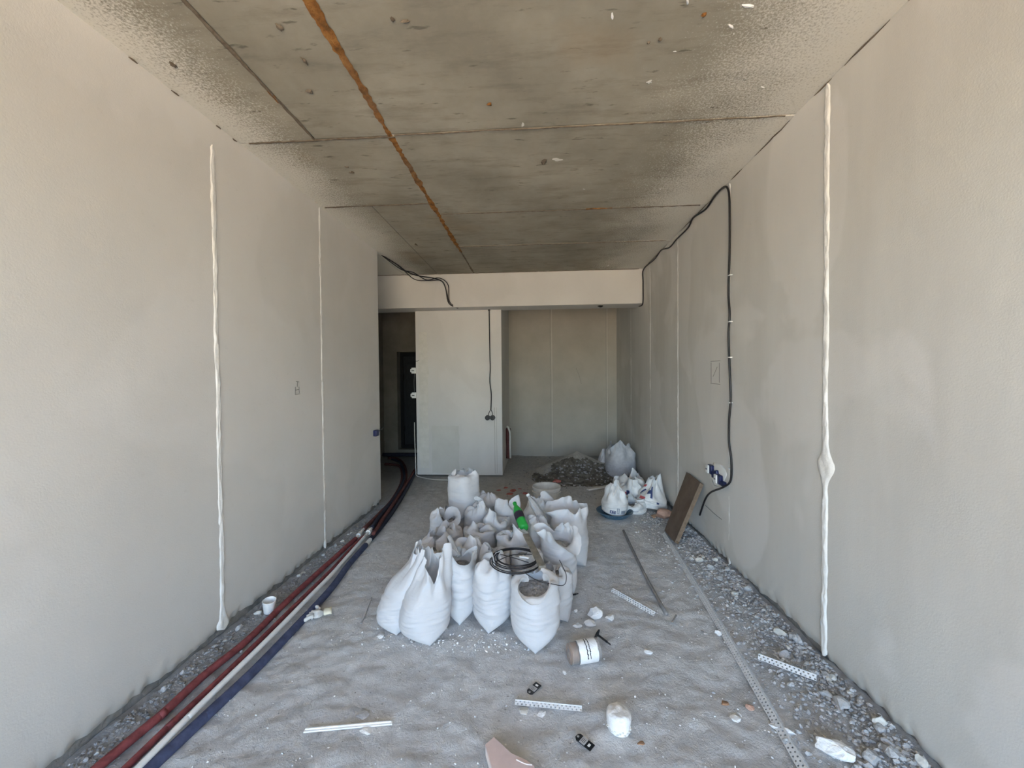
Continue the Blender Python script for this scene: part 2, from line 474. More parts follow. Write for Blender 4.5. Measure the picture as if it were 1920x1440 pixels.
MAT['whitebag'] = plain('white plastic film', (.74, .735, .72), .45, .4, var=.07)
MAT['greybag'] = plain('dusty grey film', (.50, .50, .52), .55, .3, var=.1)
MAT['bluebasin'] = plain('blue basin plastic', (.055, .12, .18), .4, .4, var=.25)
MAT['cream'] = plain('cream enamel', (.62, .59, .53), .5, .4, var=.08)
MAT['door'] = plain('black door skin', (.022, .024, .027), .5, .4, var=.2)
MAT['doorframe'] = plain('door frame', (.008, .008, .009), .5)
MAT['woodstick'] = plain('grey brown batten', (.22, .20, .165), .8, .2, var=.25)
MAT['navyprint'] = plain('navy print', (.04, .06, .16), .5)
MAT['redprint'] = plain('red print', (.52, .10, .11), .5)
MAT['greyprint'] = plain('grey print', (.30, .32, .36), .5)
MAT['brown'] = plain('rusty residue', (.34, .20, .12), .8, .2, var=.3)
MAT['pencil'] = plain('pencil line', (.20, .195, .18), .9, .1)
def glass_mat(name, col, rough=.08, tr=1.):
    b = NB(name, rough, .5); b.color(col)
    b.b.inputs['Transmission Weight'].default_value = tr; b.b.inputs['IOR'].default_value = 1.35
    return b.m
MAT['green'] = glass_mat('green bottle plastic', (.06, .62, .12), .15, .55)
MAT['clear'] = glass_mat('clear bottle plastic', (.92, .93, .94), .12, .9)

# ------------------------------------------------------------------ sacks
def sack(label, x, y, seed, R=.125, Hf=.31, L=.14, yaw=-90, z0=0., o=0., ovar=.6, flat=1., phi=125, peaks=(), folds=(), taper=.0, lean=(0, 0), grey=False, ridge=1., ripple=1., tilt=(0, 0), prints=(), mats=None, name='sack', cat='sack', group='white rubble sacks in the pile', part='sack_cloth', fillmat='rubble', yrot=0):
    """woven sack: seam at the bottom, bulging body, loose mouth that stands up, flops in (o<0) or folds out (o>0)"""
    rg = random.Random(seed)
    nt, nb, nm, nl = 80, 12, 26, 26
    ya = rad(yaw)
    so = rg.uniform(0, 99)
    def ang(d): return (d+pi) % (2*pi)-pi
    rows = []
    zb = .30*Hf
    for j in range(nb+nm+nl+1):
        row = []
        for i in range(nt):
            th = 2*pi*i/nt                                   # th=0 lies along the seam direction
            cu, cv = cos(th), sin(th)
            nx, ny = cu*1.3, cv*1.3
            if j <= nb:
                s = j/nb
                a = R*lerp(1.04, 1.0, s)*(1-.10*(1-s)**2); b = R*max(.13, sin(s*pi/2)**.75)
                z = zb*s**1.15
                # corners of the seam reach the floor, the middle lifts a little
                z += .010*(1-s)*(1-abs(cu))
                r_w = .0035*N(nx*2+so, ny*2, z*30)*s
                u_, v_ = a*cu*(1+r_w/R), b*cv*(1+r_w/R)
                row.append((u_, v_, z))
            elif j <= nb+nm:
                s = (j-nb)/nm
                z = zb+(Hf-zb)*s
                rr = R*(1+.055*sin(pi*s)-.03*s)
                rr += ridge*(.0058*N(nx*.8+so, ny*.8, z*52)+.0032*N(nx*1.8+so, ny*1.8+3, z*105))*sstep(0, .15, s)
                rr += .010*N(nx*.8+so+9, ny*.8, z*5)
                sq = 1+.05*cos(4*th+so)*s
                row.append((rr*cu*sq, rr*cv*sq, z))
            else:
                s = (j-nb-nm)/nl
                if j == nb+nm+1: pass
                row.append(None)
        rows.append(row)
    # loose top: integrate the cloth outline upward for each angle
    for i in range(nt):
        th = 2*pi*i/nt; cu, cv = cos(th), sin(th)
        p = rows[nb+nm][i]
        r = math.hypot(p[0], p[1]); z = p[2]
        oo = o+ovar*(1.5*N(cu*1.1+so, cv*1.1+so, 3.3)+.7*N(cu*3+so, cv*3, 7.7))
        for (fa, fw, fo) in folds:
            w = math.exp(-(ang(th-rad(fa))/rad(fw))**2); oo = lerp(oo, fo, w)
        Li = L*(1+.28*N(cu*1.6+so, cv*1.6, 11.)+.07*N(cu*5+so, cv*5, 2.))
        for (pa, pw, ph) in peaks:
            Li += ph*.8*math.exp(-(ang(th-rad(pa))/rad(pw))**2)
        Li = max(.03, Li)
        ds = Li/nl
        for k in range(1, nl+1):
            s = k/nl
            f = oo*rad(phi)*sstep(.02, .75, s)-taper*sstep(0, .3, s)
            f += .55*N(s*2.6+so, cu*1.5+so, cv*1.5)*ripple
            r += sin(f)*ds; z += cos(f)*ds
            r = max(r, -R*.45)
            pl = ripple*s*(.014*N(cu*3.2+so, cv*3.2, s*2)+.009*N(cu*7+so, cv*7, s*3+5))
            rr = r+pl
            zz = max(z+ripple*s*.012*N(cu*4+so+4, cv*4, s*3), .02)
            fl = lerp(1, flat, sstep(0, .8, s))
            rows[nb+nm+k][i] = (rr*cu, rr*cv*fl, zz)
    V = []
    ca, sa = cos(ya), sin(ya)
    for j, row in enumerate(rows):
        for (u_, v_, z) in row:
            t = sstep(.1, 1., z/(Hf+L))
            V.append(Vector((u_*ca-v_*sa+lean[0]*t, u_*sa+v_*ca+lean[1]*t, z)))
    Fc = []
    nr = len(rows)
    for j in range(nr-1):
        for i in range(nt):
            i2 = (i+1) % nt
            Fc.append((j*nt+i, j*nt+i2, (j+1)*nt+i2, (j+1)*nt+i))
    Fc.append(tuple(range(nt-1, -1, -1)))
    t = thing(name, label, cat, (x, y, z0+.004), (rad(tilt[0]), rad(tilt[1]), rad(yrot)), group)
    cl = ob(part, (V, Fc), mats or MAT['sack_grey' if grey else 'sack'], t, smooth=True)
    for (t0, t1, j0, j1, mi) in prints:                      # flat print on the film
        for j in range(j0, j1):
            for i in range(t0, t1): cl.data.polygons[j*nt+i % nt].material_index = mi
    # what the sack holds
    def fill(u, v):
        th = 2*pi*u; rr = R*.89*v
        tt = sstep(.1, 1., Hf/(Hf+L))
        return Vector((rr*cos(th)+lean[0]*tt, rr*sin(th)+lean[1]*tt, Hf-.012+.030*(1-v*v)*.5+.016*N(rr*cos(th)*30+so, rr*sin(th)*30, 1)))
    ob('rubble_fill', grid(fill, 28, 9, True), MAT['rubble'], t)
    return t

S = sack
# front row
S('bulging white sack at the left end of the front row, behind the tall peaked one', -.865, 2.27, 11, R=.115, Hf=.22, L=.25, yaw=-70, o=-.2, ovar=.2, taper=.12, flat=.6, phi=60, lean=(.14, .06), ripple=.9, ridge=1.1)
S('tall white sack with two cloth peaks and a deep notch, front row', -.672, 2.215, 23, R=.148, Hf=.22, L=.20, yaw=-62, o=-.10, ovar=.12, taper=.22, flat=.75, phi=50, peaks=((62, 40, .11), (-80, 40, .03), (150, 60, .07), (0, 24, -.11)), lean=(.03, .03), ripple=1.2, ridge=1.1)
S('slim ribbed white sack with crumpled mouth, between tall peaked sack and a wider one', -.487, 2.375, 5, R=.103, Hf=.315, L=.11, yaw=-84, o=-.35, ovar=.5, ridge=2.2, folds=((0, 50, .35),), peaks=((200, 40, .03),))
S('round white sack in the front row with a twisted flap lying across its mouth', -.278, 2.325, 31, R=.122, Hf=.30, L=.13, yaw=-97, o=-.55, ovar=.45, ridge=2.1, peaks=((40, 20, .07), (-130, 30, .05)))
S('frontmost white sack with folded-over rim and dark open mouth', -.018, 2.185, 42, R=.133, Hf=.295, L=.10, yaw=-90, o=-.35, ovar=.25, ridge=1.2, folds=((0, 48, .95), (180, 80, -.62), (80, 40, -.75), (-80, 40, -.75)), peaks=((180, 60, .06), (90, 40, .04), (-90, 40, .04)))
# right flank
S('low grey-shaded sack squeezed behind the frontmost sack', .105, 2.405, 51, R=.105, Hf=.25, L=.09, yaw=-40, o=-.7, ovar=.3, grey=True)
S('leaning white sack on the right flank with a dark thread hanging down its side', .160, 2.715, 62, R=.115, Hf=.315, L=.13, yaw=-35, o=.1, ovar=.6, folds=((-20, 45, .9), (160, 60, -.5)), lean=(-.03, .0))
S('wide white sack at the right rear corner of the pile, mouth open', .250, 3.11, 73, R=.150, Hf=.335, L=.13, yaw=-25, o=-.30, ovar=.35, folds=((190, 70, .55),), peaks=((90, 50, .03),))
# middle of the pile
S('sack with grey cloth and dark rubble showing, beside a pale pipe offcut', -.712, 2.60, 84, R=.112, Hf=.30, L=0.127, phi=150, ripple=1.35, yaw=30, o=-0.52, ovar=.5, grey=True, peaks=((90, 50, .05),), folds=((-90, 65, -1.0), (125, 45, -.30)))
S('sack with wide pale flap lying left of the wire coil', -.485, 2.63, 95, R=.110, Hf=.31, L=0.137, phi=150, ripple=1.35, yaw=60, o=-0.77, ovar=.5, peaks=((140, 40, .05),), folds=((90, 65, -1.0), (246, 45, -.30)))
S('bulging sack under the left half of the wire coil', -.288, 2.545, 106, R=.105, Hf=.305, L=0.095, phi=150, ripple=1.35, yaw=10, o=-1.22, ovar=.25, grey=True, folds=((-40, 65, -1.0), (177, 45, -.30)))
S('bulging sack under the right half of the wire coil', -.072, 2.545, 117, R=.108, Hf=.305, L=0.095, phi=150, ripple=1.35, yaw=40, o=-1.22, ovar=.25, folds=((40, 65, -1.0), (260, 45, -.30)))
S('sack tied in a twisted loop, right behind the wire coil', -.178, 2.77, 128, R=.112, Hf=.32, L=0.158, phi=150, ripple=1.35, yaw=70, o=-0.67, ovar=.6, peaks=((90, 26, .05),), taper=.3, folds=((90, 65, -1.0), (238, 45, -.30)))
S('crumpled sack covered with thin rumpled film in the middle of the pile', -.441, 2.855, 139, R=.115, Hf=.33, L=0.127, phi=150, ripple=1.35, yaw=0, o=-1.07, ovar=.4, grey=True, folds=((90, 65, -1.0), (231, 45, -.30)))
S('sack with limp folds, second from the left edge below the upright lone sack', -.668, 2.865, 140, R=.112, Hf=.31, L=0.137, phi=150, ripple=1.35, yaw=20, o=-0.62, ovar=.6, grey=True, folds=((40, 65, -1.0), (213, 45, -.30)))
S('sack with rolled rim directly in front of the raised upright sack', -.770, 3.12, 151, R=.118, Hf=.32, L=0.137, phi=150, ripple=1.35, yaw=-60, o=-0.57, ovar=.5, folds=((90, 65, -1.0), (259, 45, -.30), (0, 40, .8),), peaks=((100, 24, .06),))
S('sack with slack cloth between the crumpled film sack and the green bottle', -.330, 3.06, 162, R=.112, Hf=.31, L=0.158, phi=150, ripple=1.35, yaw=120, o=-0.67, ovar=.7, folds=((-90, 65, -1.0), (110, 45, -.30)))
S('sack with two pinched corners, right of the raised upright sack', -.508, 3.225, 173, R=.114, Hf=.32, L=0.158, phi=150, ripple=1.35, yaw=100, o=-0.47, ovar=.6, peaks=((60, 22, .07), (-60, 22, .06)), folds=((90, 65, -1.0), (300, 45, -.30)))
S('sack with limp grey mouth between the brown batten and the wide right sack', .005, 2.925, 184, R=.112, Hf=.315, L=0.137, phi=150, ripple=1.35, yaw=10, o=-0.57, ovar=.6, grey=True, peaks=((-60, 40, .05),), folds=((40, 65, -1.0), (230, 45, -.30)))
S('sack with a tall pinched peak left of the green bottle', -.262, 3.30, 195, R=.114, Hf=.33, L=0.148, phi=150, ripple=1.35, yaw=-30, o=-0.52, ovar=.6, peaks=((150, 24, .11),), folds=((140, 65, -1.0), (299, 45, -.30)))
S('wide open sack holding the clear bottle, nearest to the bucket', .015, 3.39, 206, R=.140, Hf=.30, L=0.158, phi=150, ripple=1.35, yaw=15, o=-0.27, ovar=.4, peaks=((-10, 28, .08), (170, 28, .06)), folds=((-90, 65, -1.0), (69, 45, -.30), (-90, 50, -.2),))
S('rearmost sack with a stick-like twist of cloth, behind the pinched sacks', -.450, 3.49, 217, R=.116, Hf=.33, L=0.148, phi=150, ripple=1.35, yaw=0, o=-0.57, ovar=.6, grey=True, peaks=((60, 20, .09),), folds=((90, 65, -1.0), (279, 45, -.30)))
S('low greyish sack under and left of the raised upright sack', -.760, 3.46, 228, R=.150, Hf=.235, L=.10, yaw=80, o=-.7, ovar=.35, grey=True)
S('upright full sack raised on top of the pile at its left rear', -.668, 3.44, 239, R=.134, Hf=.325, L=.085, yaw=-90, z0=.262, o=-.55, ovar=.4, ridge=.7, peaks=((180, 60, .03),), folds=((0, 40, -.6),))

# ------------------------------------------------------------------ parts of the room
def chase(parent, X, sgn, y, z0, z1, w, th, sd, m, blobs=()):
    """filled cable chase: an uneven raised strip of plaster running up a side wall"""
    n = int((z1-z0)/.02)
    def f(u, v):
        z = z0+(z1-z0)*v; s = u*2-1
        ww = w*(.5+.16*N(z*5, sd)+.14*N(z*17, sd, 3)); t = th*(.8+.5*N(z*9, sd, 6))
        for (bz, bh, bw) in blobs:
            g = math.exp(-((z-bz)/bh)**2); ww += bw*g; t += .5*th*g
        ends = sstep(0, .006, v)*sstep(1, .994, v)
        yy = y+s*ww*(.25+.75*ends)+.006*N(z*2.5, sd, 9)
        return Vector((X-sgn*(t*(1-s**4)*(.7+.5*N(z*30, s*2, sd))-.004), yy, z))
    return ob('plaster_strip', grid(f, 8, n), m, parent, smooth=True)
chase(wl, XL, -1, 2.135, .03, 2.865, .040, .014, 1.1, MAT['plaster'], ((.06, .045, .022),))
chase(wl, XL, -1, 3.235, .02, 2.985, .036, .012, 2.1, MAT['plaster'])
chase(wl, XL, -1, 4.36, .25, 2.85, .05, .004, 3.1, MAT['plaster2'])
chase(wr, XR, 1, 2.092, .03, 2.99, .044, .016, 4.1, MAT['plaster'], ((1.03, .055, .045),))
chase(wr, XR, 1, 3.086, .02, 2.98, .030, .011, 5.1, MAT['plaster'])
chase(wr, XR, 1, 3.03, .7, 2.95, .05, .003, 5.6, MAT['plaster2'])
chase(wr, XR, 1, 4.18, .05, 2.98, .030, .011, 6.1, MAT['plaster'], ((.42, .06, .01),))
chase(wr, XR, 1, 5.17, .05, 2.98, .028, .010, 7.1, MAT['plaster'])
chase(wr, XR, 1, 6.20, .05, 2.98, .028, .010, 8.1, MAT['plaster'])
def flat_chase(parent, x, Y, z0, z1, w, sd, m):
    def f(u, v):
        z = z0+(z1-z0)*v; s = u*2-1
        return Vector((x+s*w*(.5+.2*N(z*6, sd))+.004*N(z*2, sd, 4), Y-.003*(1-s*s)+.001, z))
    return ob('plaster_strip', grid(f, 4, 60), m, parent, smooth=True)
MAT['seam'] = mottled('dark plaster seam', (.36, .345, .30), (.44, .42, .38), 20, .9)
for xx, ww, mm in ((.262, .016, 'seam'), (.292, .012, 'plaster2'), (1.30, .012, 'seam'), (1.325, .010, 'plaster2')):
    flat_chase(wb, xx, YB, .08, 2.95, ww, xx*9, MAT[mm])
flat_chase(wp, -.635, 5.76, .05, 1.05, .007, 2.2, MAT['seam']); flat_chase(wp, -.605, 5.76, .05, 1.05, .006, 4.2, MAT['seam'])
flat_chase(wp, -1.72, 5.76, .12, 2.2, .18, 5.2, MAT['plaster2'])
# patched grey rectangle low on the partition
ob('plaster_patch', grid(lambda u, v: Vector((-1.60+.42*u+.02*N(v*6, 3), 5.7585-.002*sin(pi*u)*sin(pi*v), .05+.72*v+.015*N(u*6, 5))), 10, 12), mottled('grey plaster patch', (.55, .538, .495), (.61, .60, .555), 5, .95), wp)

# broken plaster skirt and ragged bits along the wall feet are chunks, further down
# entrance door
d1 = struct('door_1', bbox(-2.60, -1.84, 7.395, 7.44, .19, 1.93, .004), MAT['door'])
def dpart(n, vf, m): return ob(n, vf, m, d1)
dpart('door_frame', join(box(-2.66, -2.60, 7.37, 7.45, .13, 2.0), box(-2.60, -1.84, 7.37, 7.45, 1.93, 2.0), box(-2.60, -1.84, 7.37, 7.45, .13, .19)), MAT['doorframe'])
dpart('door_panel', bbox(-2.53, -2.05, 7.385, 7.40, .35, 1.80, .006), MAT['door'])
dpart('hinge', lathe([(0, 0), (.012, 0), (.012, .12), (0, .12)], 10), MAT['doorframe']).location = (-2.595, 7.385, 1.45)
dpart('hinge', lathe([(0, 0), (.012, 0), (.012, .12), (0, .12)], 10), MAT['doorframe']).location = (-2.595, 7.385, .45)
dpart('handle', bbox(-1.95, -1.87, 7.37, 7.39, 1.02, 1.05, .004), MAT['steel'])

# pencil marks on the plaster
def scribble(parent, pts, X, r=.0012):
    return tube([Vector((X, p[0], p[1])) for p in pts], r, 5)
c = on_x(1342, 698, XR)
yy, zz = c.y, c.z
h_, w_ = .095, .085
ob('pencil_mark', join(*[scribble(wr, q, XR-.004, .0017) for q in (
    [(yy+w_, zz+h_), (yy-w_, zz+h_*.97)], [(yy+w_, zz-h_), (yy-w_, zz-h_*1.04)], [(yy+w_*.9, zz+h_*.9), (yy+w_*.88, zz-h_*.95)],
    [(yy-w_*.85, zz+h_*.8), (yy-w_*.85, zz-h_*.9)], [(yy+.04, zz-.035), (yy+.005, zz), (yy-.035, zz+.045)])]), MAT['pencil'], wr)
c = on_x(557, 730, XL); yy, zz = c.y, c.z
ob('pencil_mark', join(*[scribble(wl, q, XL+.004, .0018) for q in (
    [(yy-.028, zz-.04), (yy-.026, zz+.02)], [(yy-.028, zz-.04), (yy+.03, zz-.036)], [(yy-.026, zz-.005), (yy+.02, zz-.002)], [(yy+.02, zz+.02), (yy+.022, zz-.03)],
    [(yy-.004, zz+.02), (yy+.002, zz+.06)], [(yy-.016, zz+.062), (yy+.02, zz+.058)])]), MAT['pencil'], wl)
c = on_y(1080, 690, YB)
ob('pencil_mark', tube([(c.x, YB-.003, c.z), (c.x+.05, YB-.003, c.z-.12), (c.x+.1, YB-.003, c.z-.30)], .002, 5), MAT['pencil'], wb)
# holes, nail heads and dabs on the slab
def ceil_blob(px, py, sx, sy, m, sd, name, th=.006):
    p = on_z(px, py, HC)
    def f(u, v):
        a = 2*pi*u; r = .62*v*(1+.8*N(cos(a)*1.4+sd, sin(a)*1.4, sd))
        return Vector((p.x+r*sx*cos(a), p.y+r*sy*sin(a), HC-.004-th*(1-v*v)))
    return ob(name, grid(f, 18, 4, True), m, ceil)
for q in ((580, 170, .028, .022, 'joint', 1, 'hole_mark'), (1020, 302, .035, .05, 'joint', 2.4, 'hole_mark'), (780, 458, .03, .05, 'joint', 3.7, 'hole_mark'),
          (918, 194, .022, .016, 'rust', 4.2, 'rust_spot'), (1045, 298, .045, .03, 'plaster2', 5.5, 'plaster_dab', .001), (1218, 152, .022, .018, 'plaster2', 6.1, 'plaster_dab', .002),
          (1320, 26, .02, .015, 'rust', 7.1, 'rust_spot'), (980, 233, .014, .03, 'plaster2', 6.6, 'plaster_dab', .001), (525, 50, .02, .03, 'joint', 9, 'hole_mark'), (570, 112, .014, .03, 'joint', 10, 'hole_mark'),
          (660, 322, .03, .022, 'joint', 11, 'hole_mark'), (650, 312, .026, .018, 'joint', 12, 'hole_mark'), (1216, 78, .014, .012, 'joint', 13, 'hole_mark'), (1238, 72, .014, .018, 'joint', 14, 'hole_mark'),
          (325, 120, .02, .03, 'joint', 15, 'hole_mark'), (760, 38, .03, .012, 'joint', 16, 'hole_mark'), (735, 34, .012, .02, 'joint', 17, 'hole_mark')):
    ceil_blob(*q[:4], MAT[q[4]], q[5], q[6], *q[7:])
for k, (px, py, a, ln) in enumerate(((1148, 30, 70, .03), (1288, 0, 60, .035), (1404, 10, 10, .05), (1371, 49, 30, .03), (1376, 62, 80, .01), (1265, 96, 0, .015), (1238, 354, 60, .02), (1095, 354, 20, .022), (1140, 498, 100, .05), (1430, 163, 20, .02))):
    p = on_z(px, py, HC)
    V, Fc = chunk(300+k, 1, .3, ln, ln*.28, ln*.18)
    ob('plaster_fleck', xf((V, Fc), Matrix.Translation(p-Vector((0, 0, .003+ln*.05))) @ Matrix.Scale(.75, 4) @ Matrix.Rotation(rad(a), 4, 'Z')), MAT['chalk'], ceil)
# dark gaps where the wall coat has come away from the slab
for k, (px, py, L_) in enumerate(((316, 170, .07), (437, 259, .06), (398, 235, .05), (240, 108, .06))):
    p = on_z(px, py, HC)
    ob('gap', xf(chunk(340+k, 1, .6, .007, L_*.4, .004), Matrix.Translation((XL+.012, p.y, HC-.018))), MAT['joint'], ceil)
for g0, g1 in ((0, 9), (11, 17), (19, 22), (27, 36), (40, 44), (52, 70), (80, 103)):
    ob('gap', tube([Vector((XR-.004+.004*N(t*.37, 2), 1.3+t*.04, HC-.006+.004*N(t*.6, 5))) for t in range(g0, g1+1)], lambda s: .0032*sin(pi*min(max(s, .05), .95))+.0008, 5), MAT['joint'], ceil)
ob('gap', tube([Vector((-2.6+t*.04, 5.487, HC-.006+.004*N(t*.6, 9))) for t in range(102)], .004, 5), MAT['joint'], ceil)

# ------------------------------------------------------------------ pipes along the left wall
def floor_path(pts, z, ext=True):
    P = []
    for q in pts:
        P.append(on_z(q[0], q[1], q[2] if len(q) > 2 else z))
    if ext:
        d = (P[0]-P[1]).normalized(); P.insert(0, P[0]+d*2.2)
    return P
def wob(P, a, sd):
    return [p+Vector((a*N(p.y*2.2, sd), 0, a*.6*N(p.y*3, sd, 5))) for p in P]
t = thing('heating_pipe', 'dusty red sleeved pipe nearest to the left wall', 'pipe')
ob('red_sleeve', tube(wob(smooth_path(floor_path([(193, 1431), (300, 1342), (373, 1275), (462, 1202), (544, 1122), (620, 1052), (667, 1010)], .02), 8), .008, 1), .019, 12), MAT['red'], t, smooth=True)
A = floor_path([(667, 1010), (682, 992)], .022, False)
ob('coupling', tube([A[0], A[0].lerp(A[1], .3), A[0].lerp(A[1], .31), A[0].lerp(A[1], .6), A[0].lerp(A[1], .61), A[1]], lambda s: .013 if s < .3 or s > .7 else .021, 12), MAT['whitep'], t, smooth=False)
ob('dark_sleeve', tube(smooth_path(floor_path([(682, 992), (712, 963), (735, 938), (752, 907), (754, 886), (747, 873), (722, 870)], .022, False), 8), .021, 12), MAT['darkred'], t, smooth=True)
t = thing('heating_pipe', 'thin dark red sleeved pipe between the outer red pipe and the white pipe', 'pipe')
ob('red_sleeve', tube(wob(smooth_path(floor_path([(236, 1440), (312, 1367), (401, 1284), (508, 1180), (593, 1097), (642, 1047), (671, 1015), (700, 990)], .014), 8), .005, 2), .014, 12), MAT['red'], t, smooth=True)
ob('dark_sleeve', tube(smooth_path(floor_path([(700, 990), (722, 966), (748, 931), (760, 903), (761, 882), (755, 868), (744, 860), (728, 859)], .02, False), 8), .020, 12), MAT['darkred'], t, smooth=True)
t = thing('water_pipe', 'bare white plastic pipe lying on the blue sleeved pipe', 'pipe')
ob('white_pipe', tube(wob(smooth_path(floor_path([(262, 1437), (355, 1342), (462, 1238), (538, 1162), (611, 1088), (648, 1047), (685, 1005)], .046), 8), .003, 3), .0135, 12), MAT['whitep'], t, smooth=True)
A = floor_path([(685, 1005), (697, 990)], .046, False)
ob('coupling', tube([A[0], A[0].lerp(A[1], .4), A[0].lerp(A[1], .41), A[0].lerp(A[1], .7), A[0].lerp(A[1], .71), A[1]], lambda s: .014 if s < .3 or s > .7 else .023, 12), MAT['whitep'], t)
ob('dark_sleeve', tube(smooth_path(floor_path([(697, 990), (716, 963), (741, 932), (757, 900), (757, 884), (750, 867), (735, 861)], .05, False), 8), .020, 12), MAT['darkpipe'], t, smooth=True)
t = thing('water_pipe', 'dusty blue sleeved pipe, outermost of the pipes on the floor', 'pipe')
ob('blue_sleeve', tube(wob(smooth_path(floor_path([(292, 1430), (386, 1342), (477, 1257), (553, 1178), (624, 1099), (657, 1055), (686, 1022)], .022), 8), .005, 4), .023, 12), MAT['blue'], t, smooth=True)
A = floor_path([(686, 1022), (694, 1012)], .024, False)
ob('coupling', tube([A[0], A[1]], .019, 12), MAT['whitep'], t)
ob('dark_sleeve', tube(smooth_path(floor_path([(694, 1012), (712, 991), (735, 961), (756, 928), (770, 902), (782, 878), (790, 864)], .023, False), 8), .023, 12), MAT['darkpipe'], t, smooth=True)
tag(ob('water_pipe', tube(smooth_path(floor_path([(700, 1001), (727, 960), (750, 925), (767, 899), (778, 881), (792, 862)], .06, False), 8), .017, 12), MAT['darkred'], smooth=True), 'dark sleeved pipe running beside the blue pipe toward the partition corner', 'pipe')
tag(ob('corridor_pipe', tube(smooth_path([(-2.92, 7.10, .05), (-2.4, 7.11, .05), (-1.9, 7.10, .05)], 4), .035, 12), MAT['darkpipe'], smooth=True), 'thick dark pipe lying across the foot of the corridor end wall', 'pipe')
# standing pipe stub in the alcove
t = thing('pipe_stub', 'dark red insulated pipe stub fixed to the alcove side of the partition', 'pipe', (-.478, 6.42, .12))
ob('insulation', tube(smooth_path([(0, 0, .02), (.005, 0, .2), (-.004, .005, .40), (0, 0, .52)], 5), .042, 12), MAT['darkred'], t, smooth=True)
ob('white_pipe', tube(smooth_path([(.035, -.042, .03), (.03, -.045, .25), (.03, -.045, .45), (.0, -.03, .54), (-.02, 0, .55)], 5), .016, 10), MAT['cream'], t, smooth=True)

# ------------------------------------------------------------------ electrics
P = [Vector((XR-.012, 5.66, 2.505)), Vector((XR-.010, 5.48, 2.52)), Vector((XR-.008, 5.475, 2.8)), Vector((XR-.012, 5.44, 2.97))]
for q in ((1227, 486), (1240, 467), (1255, 464), (1269, 448), (1290, 427), (1300, 407), (1323, 392), (1340, 365), (1357, 351)):
    p = on_x(q[0], q[1], XR-.013); p.z = min(p.z, HC-.012); P.append(p)
for q in ((1366, 358), (1368, 400), (1368, 465), (1366, 548), (1368, 590), (1366, 632), (1369, 715), (1370, 750), (1367, 790), (1367, 830), (1371, 862), (1370, 900)):
    P.append(on_x(q[0], q[1], XR-.014))
for q in ((1357, 913), (1333, 923), (1322, 937), (1312, 966)):
    P.append(on_x(q[0], q[1], XR-.04))
t = thing('black_cable', 'long black cable stapled along the ceiling edge and down the right wall', 'cable')
ob('cable_sheath', tube(smooth_path(P, 6), .0078, 8), MAT['blackcable'], t, smooth=True)
for py in (516, 603, 670, 755, 879):
    p = on_x(1369, py, XR-.013)
    ob('cable_clip', bbox(p.x-.011, XR+.002, p.y-.014, p.y+.014, p.z-.004, p.z+.004, .0015, 1), MAT['whitep'], t)
tag(ob('thin_wire', tube(smooth_path([on_x(1322, 947, XR-.006), on_x(1338, 962, XR-.006), on_x(1353, 974, XR-.006)], 5), .0016, 5), MAT['pencil']), 'thin dark wire hanging on the right wall below the socket boxes', 'wire')

def socket_box(parent, y, z, w=.07, X=XR):
    vf = lathe([(0, 0), (.034, 0), (.036, .004), (.036, .03), (.030, .032), (.028, .012), (0, .012)], 20)
    return vf
t = thing('socket_boxes', 'pair of dark blue wall boxes with white socket inserts above the brown board', 'socket', (XR, 3.275, .685))
for k, (dy, dz) in enumerate(((.088, .020), (-.062, -.025))):
    b_ = ob('wall_box', xf(bbox(-.038, .038, -.038, .038, -.004, .035, .010, 3), Matrix.Translation((-.0, dy, dz)) @ Matrix.Rotation(rad(-90), 4, 'Y')), MAT['navy'], t)
    ob('socket_insert', xf(bbox(-.034, .034, -.022, .022, .03, .045, .004), Matrix.Translation((0, dy+.02, dz)) @ Matrix.Rotation(rad(-90), 4, 'Y')), MAT['whitep'], b_)
    ob('socket_slot', xf(join(box(-.006, .004, -.012, -.004, .044, .047), box(-.006, .004, .004, .012, .044, .047)), Matrix.Translation((0, dy+.02, dz)) @ Matrix.Rotation(rad(-90), 4, 'Y')), MAT['navy'], b_)
ob('wall_box', xf(bbox(-.028, .030, -.05, .05, -.004, .030, .008, 2), Matrix.Translation((0, .012, -.002)) @ Matrix.Rotation(rad(-90), 4, 'Y') @ Matrix.Rotation(rad(16), 4, 'Z')), MAT['navy'], t)
ob('plaster_collar', xf(chunk(71, 3, .7, .085, .165, .006), Matrix.Translation((.004, .02, 0)) @ Matrix.Rotation(rad(-90), 4, 'Y') @ Matrix.Rotation(rad(14), 4, 'Z')), MAT['plaster'], t, smooth=True)
ob('side_tab', xf(bbox(-.02, .02, -.03, .03, 0, .03, .008, 2), Matrix.Translation((0, -.125, -.045)) @ Matrix.Rotation(rad(-90), 4, 'Y')), MAT['navy'], t)

c = on_y(919, 783, 5.74)
t = thing('junction_box', 'black double wall box hanging on a cable in front of the partition', 'junction box', (c.x, 5.757, c.z))
for sx in (-.038, .038):
    ob('box_cup', xf(lathe([(0, 0), (.034, 0), (.038, .006), (.038, .042), (.033, .042), (.031, .012), (0, .012)], 20), Matrix.Translation((sx, 0, 0)) @ Matrix.Rotation(rad(90), 4, 'X')), MAT['black'], t, smooth=False)
ob('bridge', bbox(-.03, .03, -.035, -.003, -.022, .022, .004), MAT['black'], t)
c2 = on_y(917, 577, 5.745)
m1 = [(c2.x-c.x, -.012, c2.z-c.z), (c2.x-c.x+.005, -.012, .95), (.01, -.012, .75), (.0, -.012, .55), (.02, -.014, .35), (.012, -.014, .12)]
ob('cable', tube(smooth_path(m1, 6), .0085, 8), MAT['blackcable'], t, smooth=True)
ob('cable', tube(smooth_path([(.012, -.014, .12), (-.015, -.016, .08), (-.028, -.018, .035)], 5), .0055, 6), MAT['blackcable'], t, smooth=True)
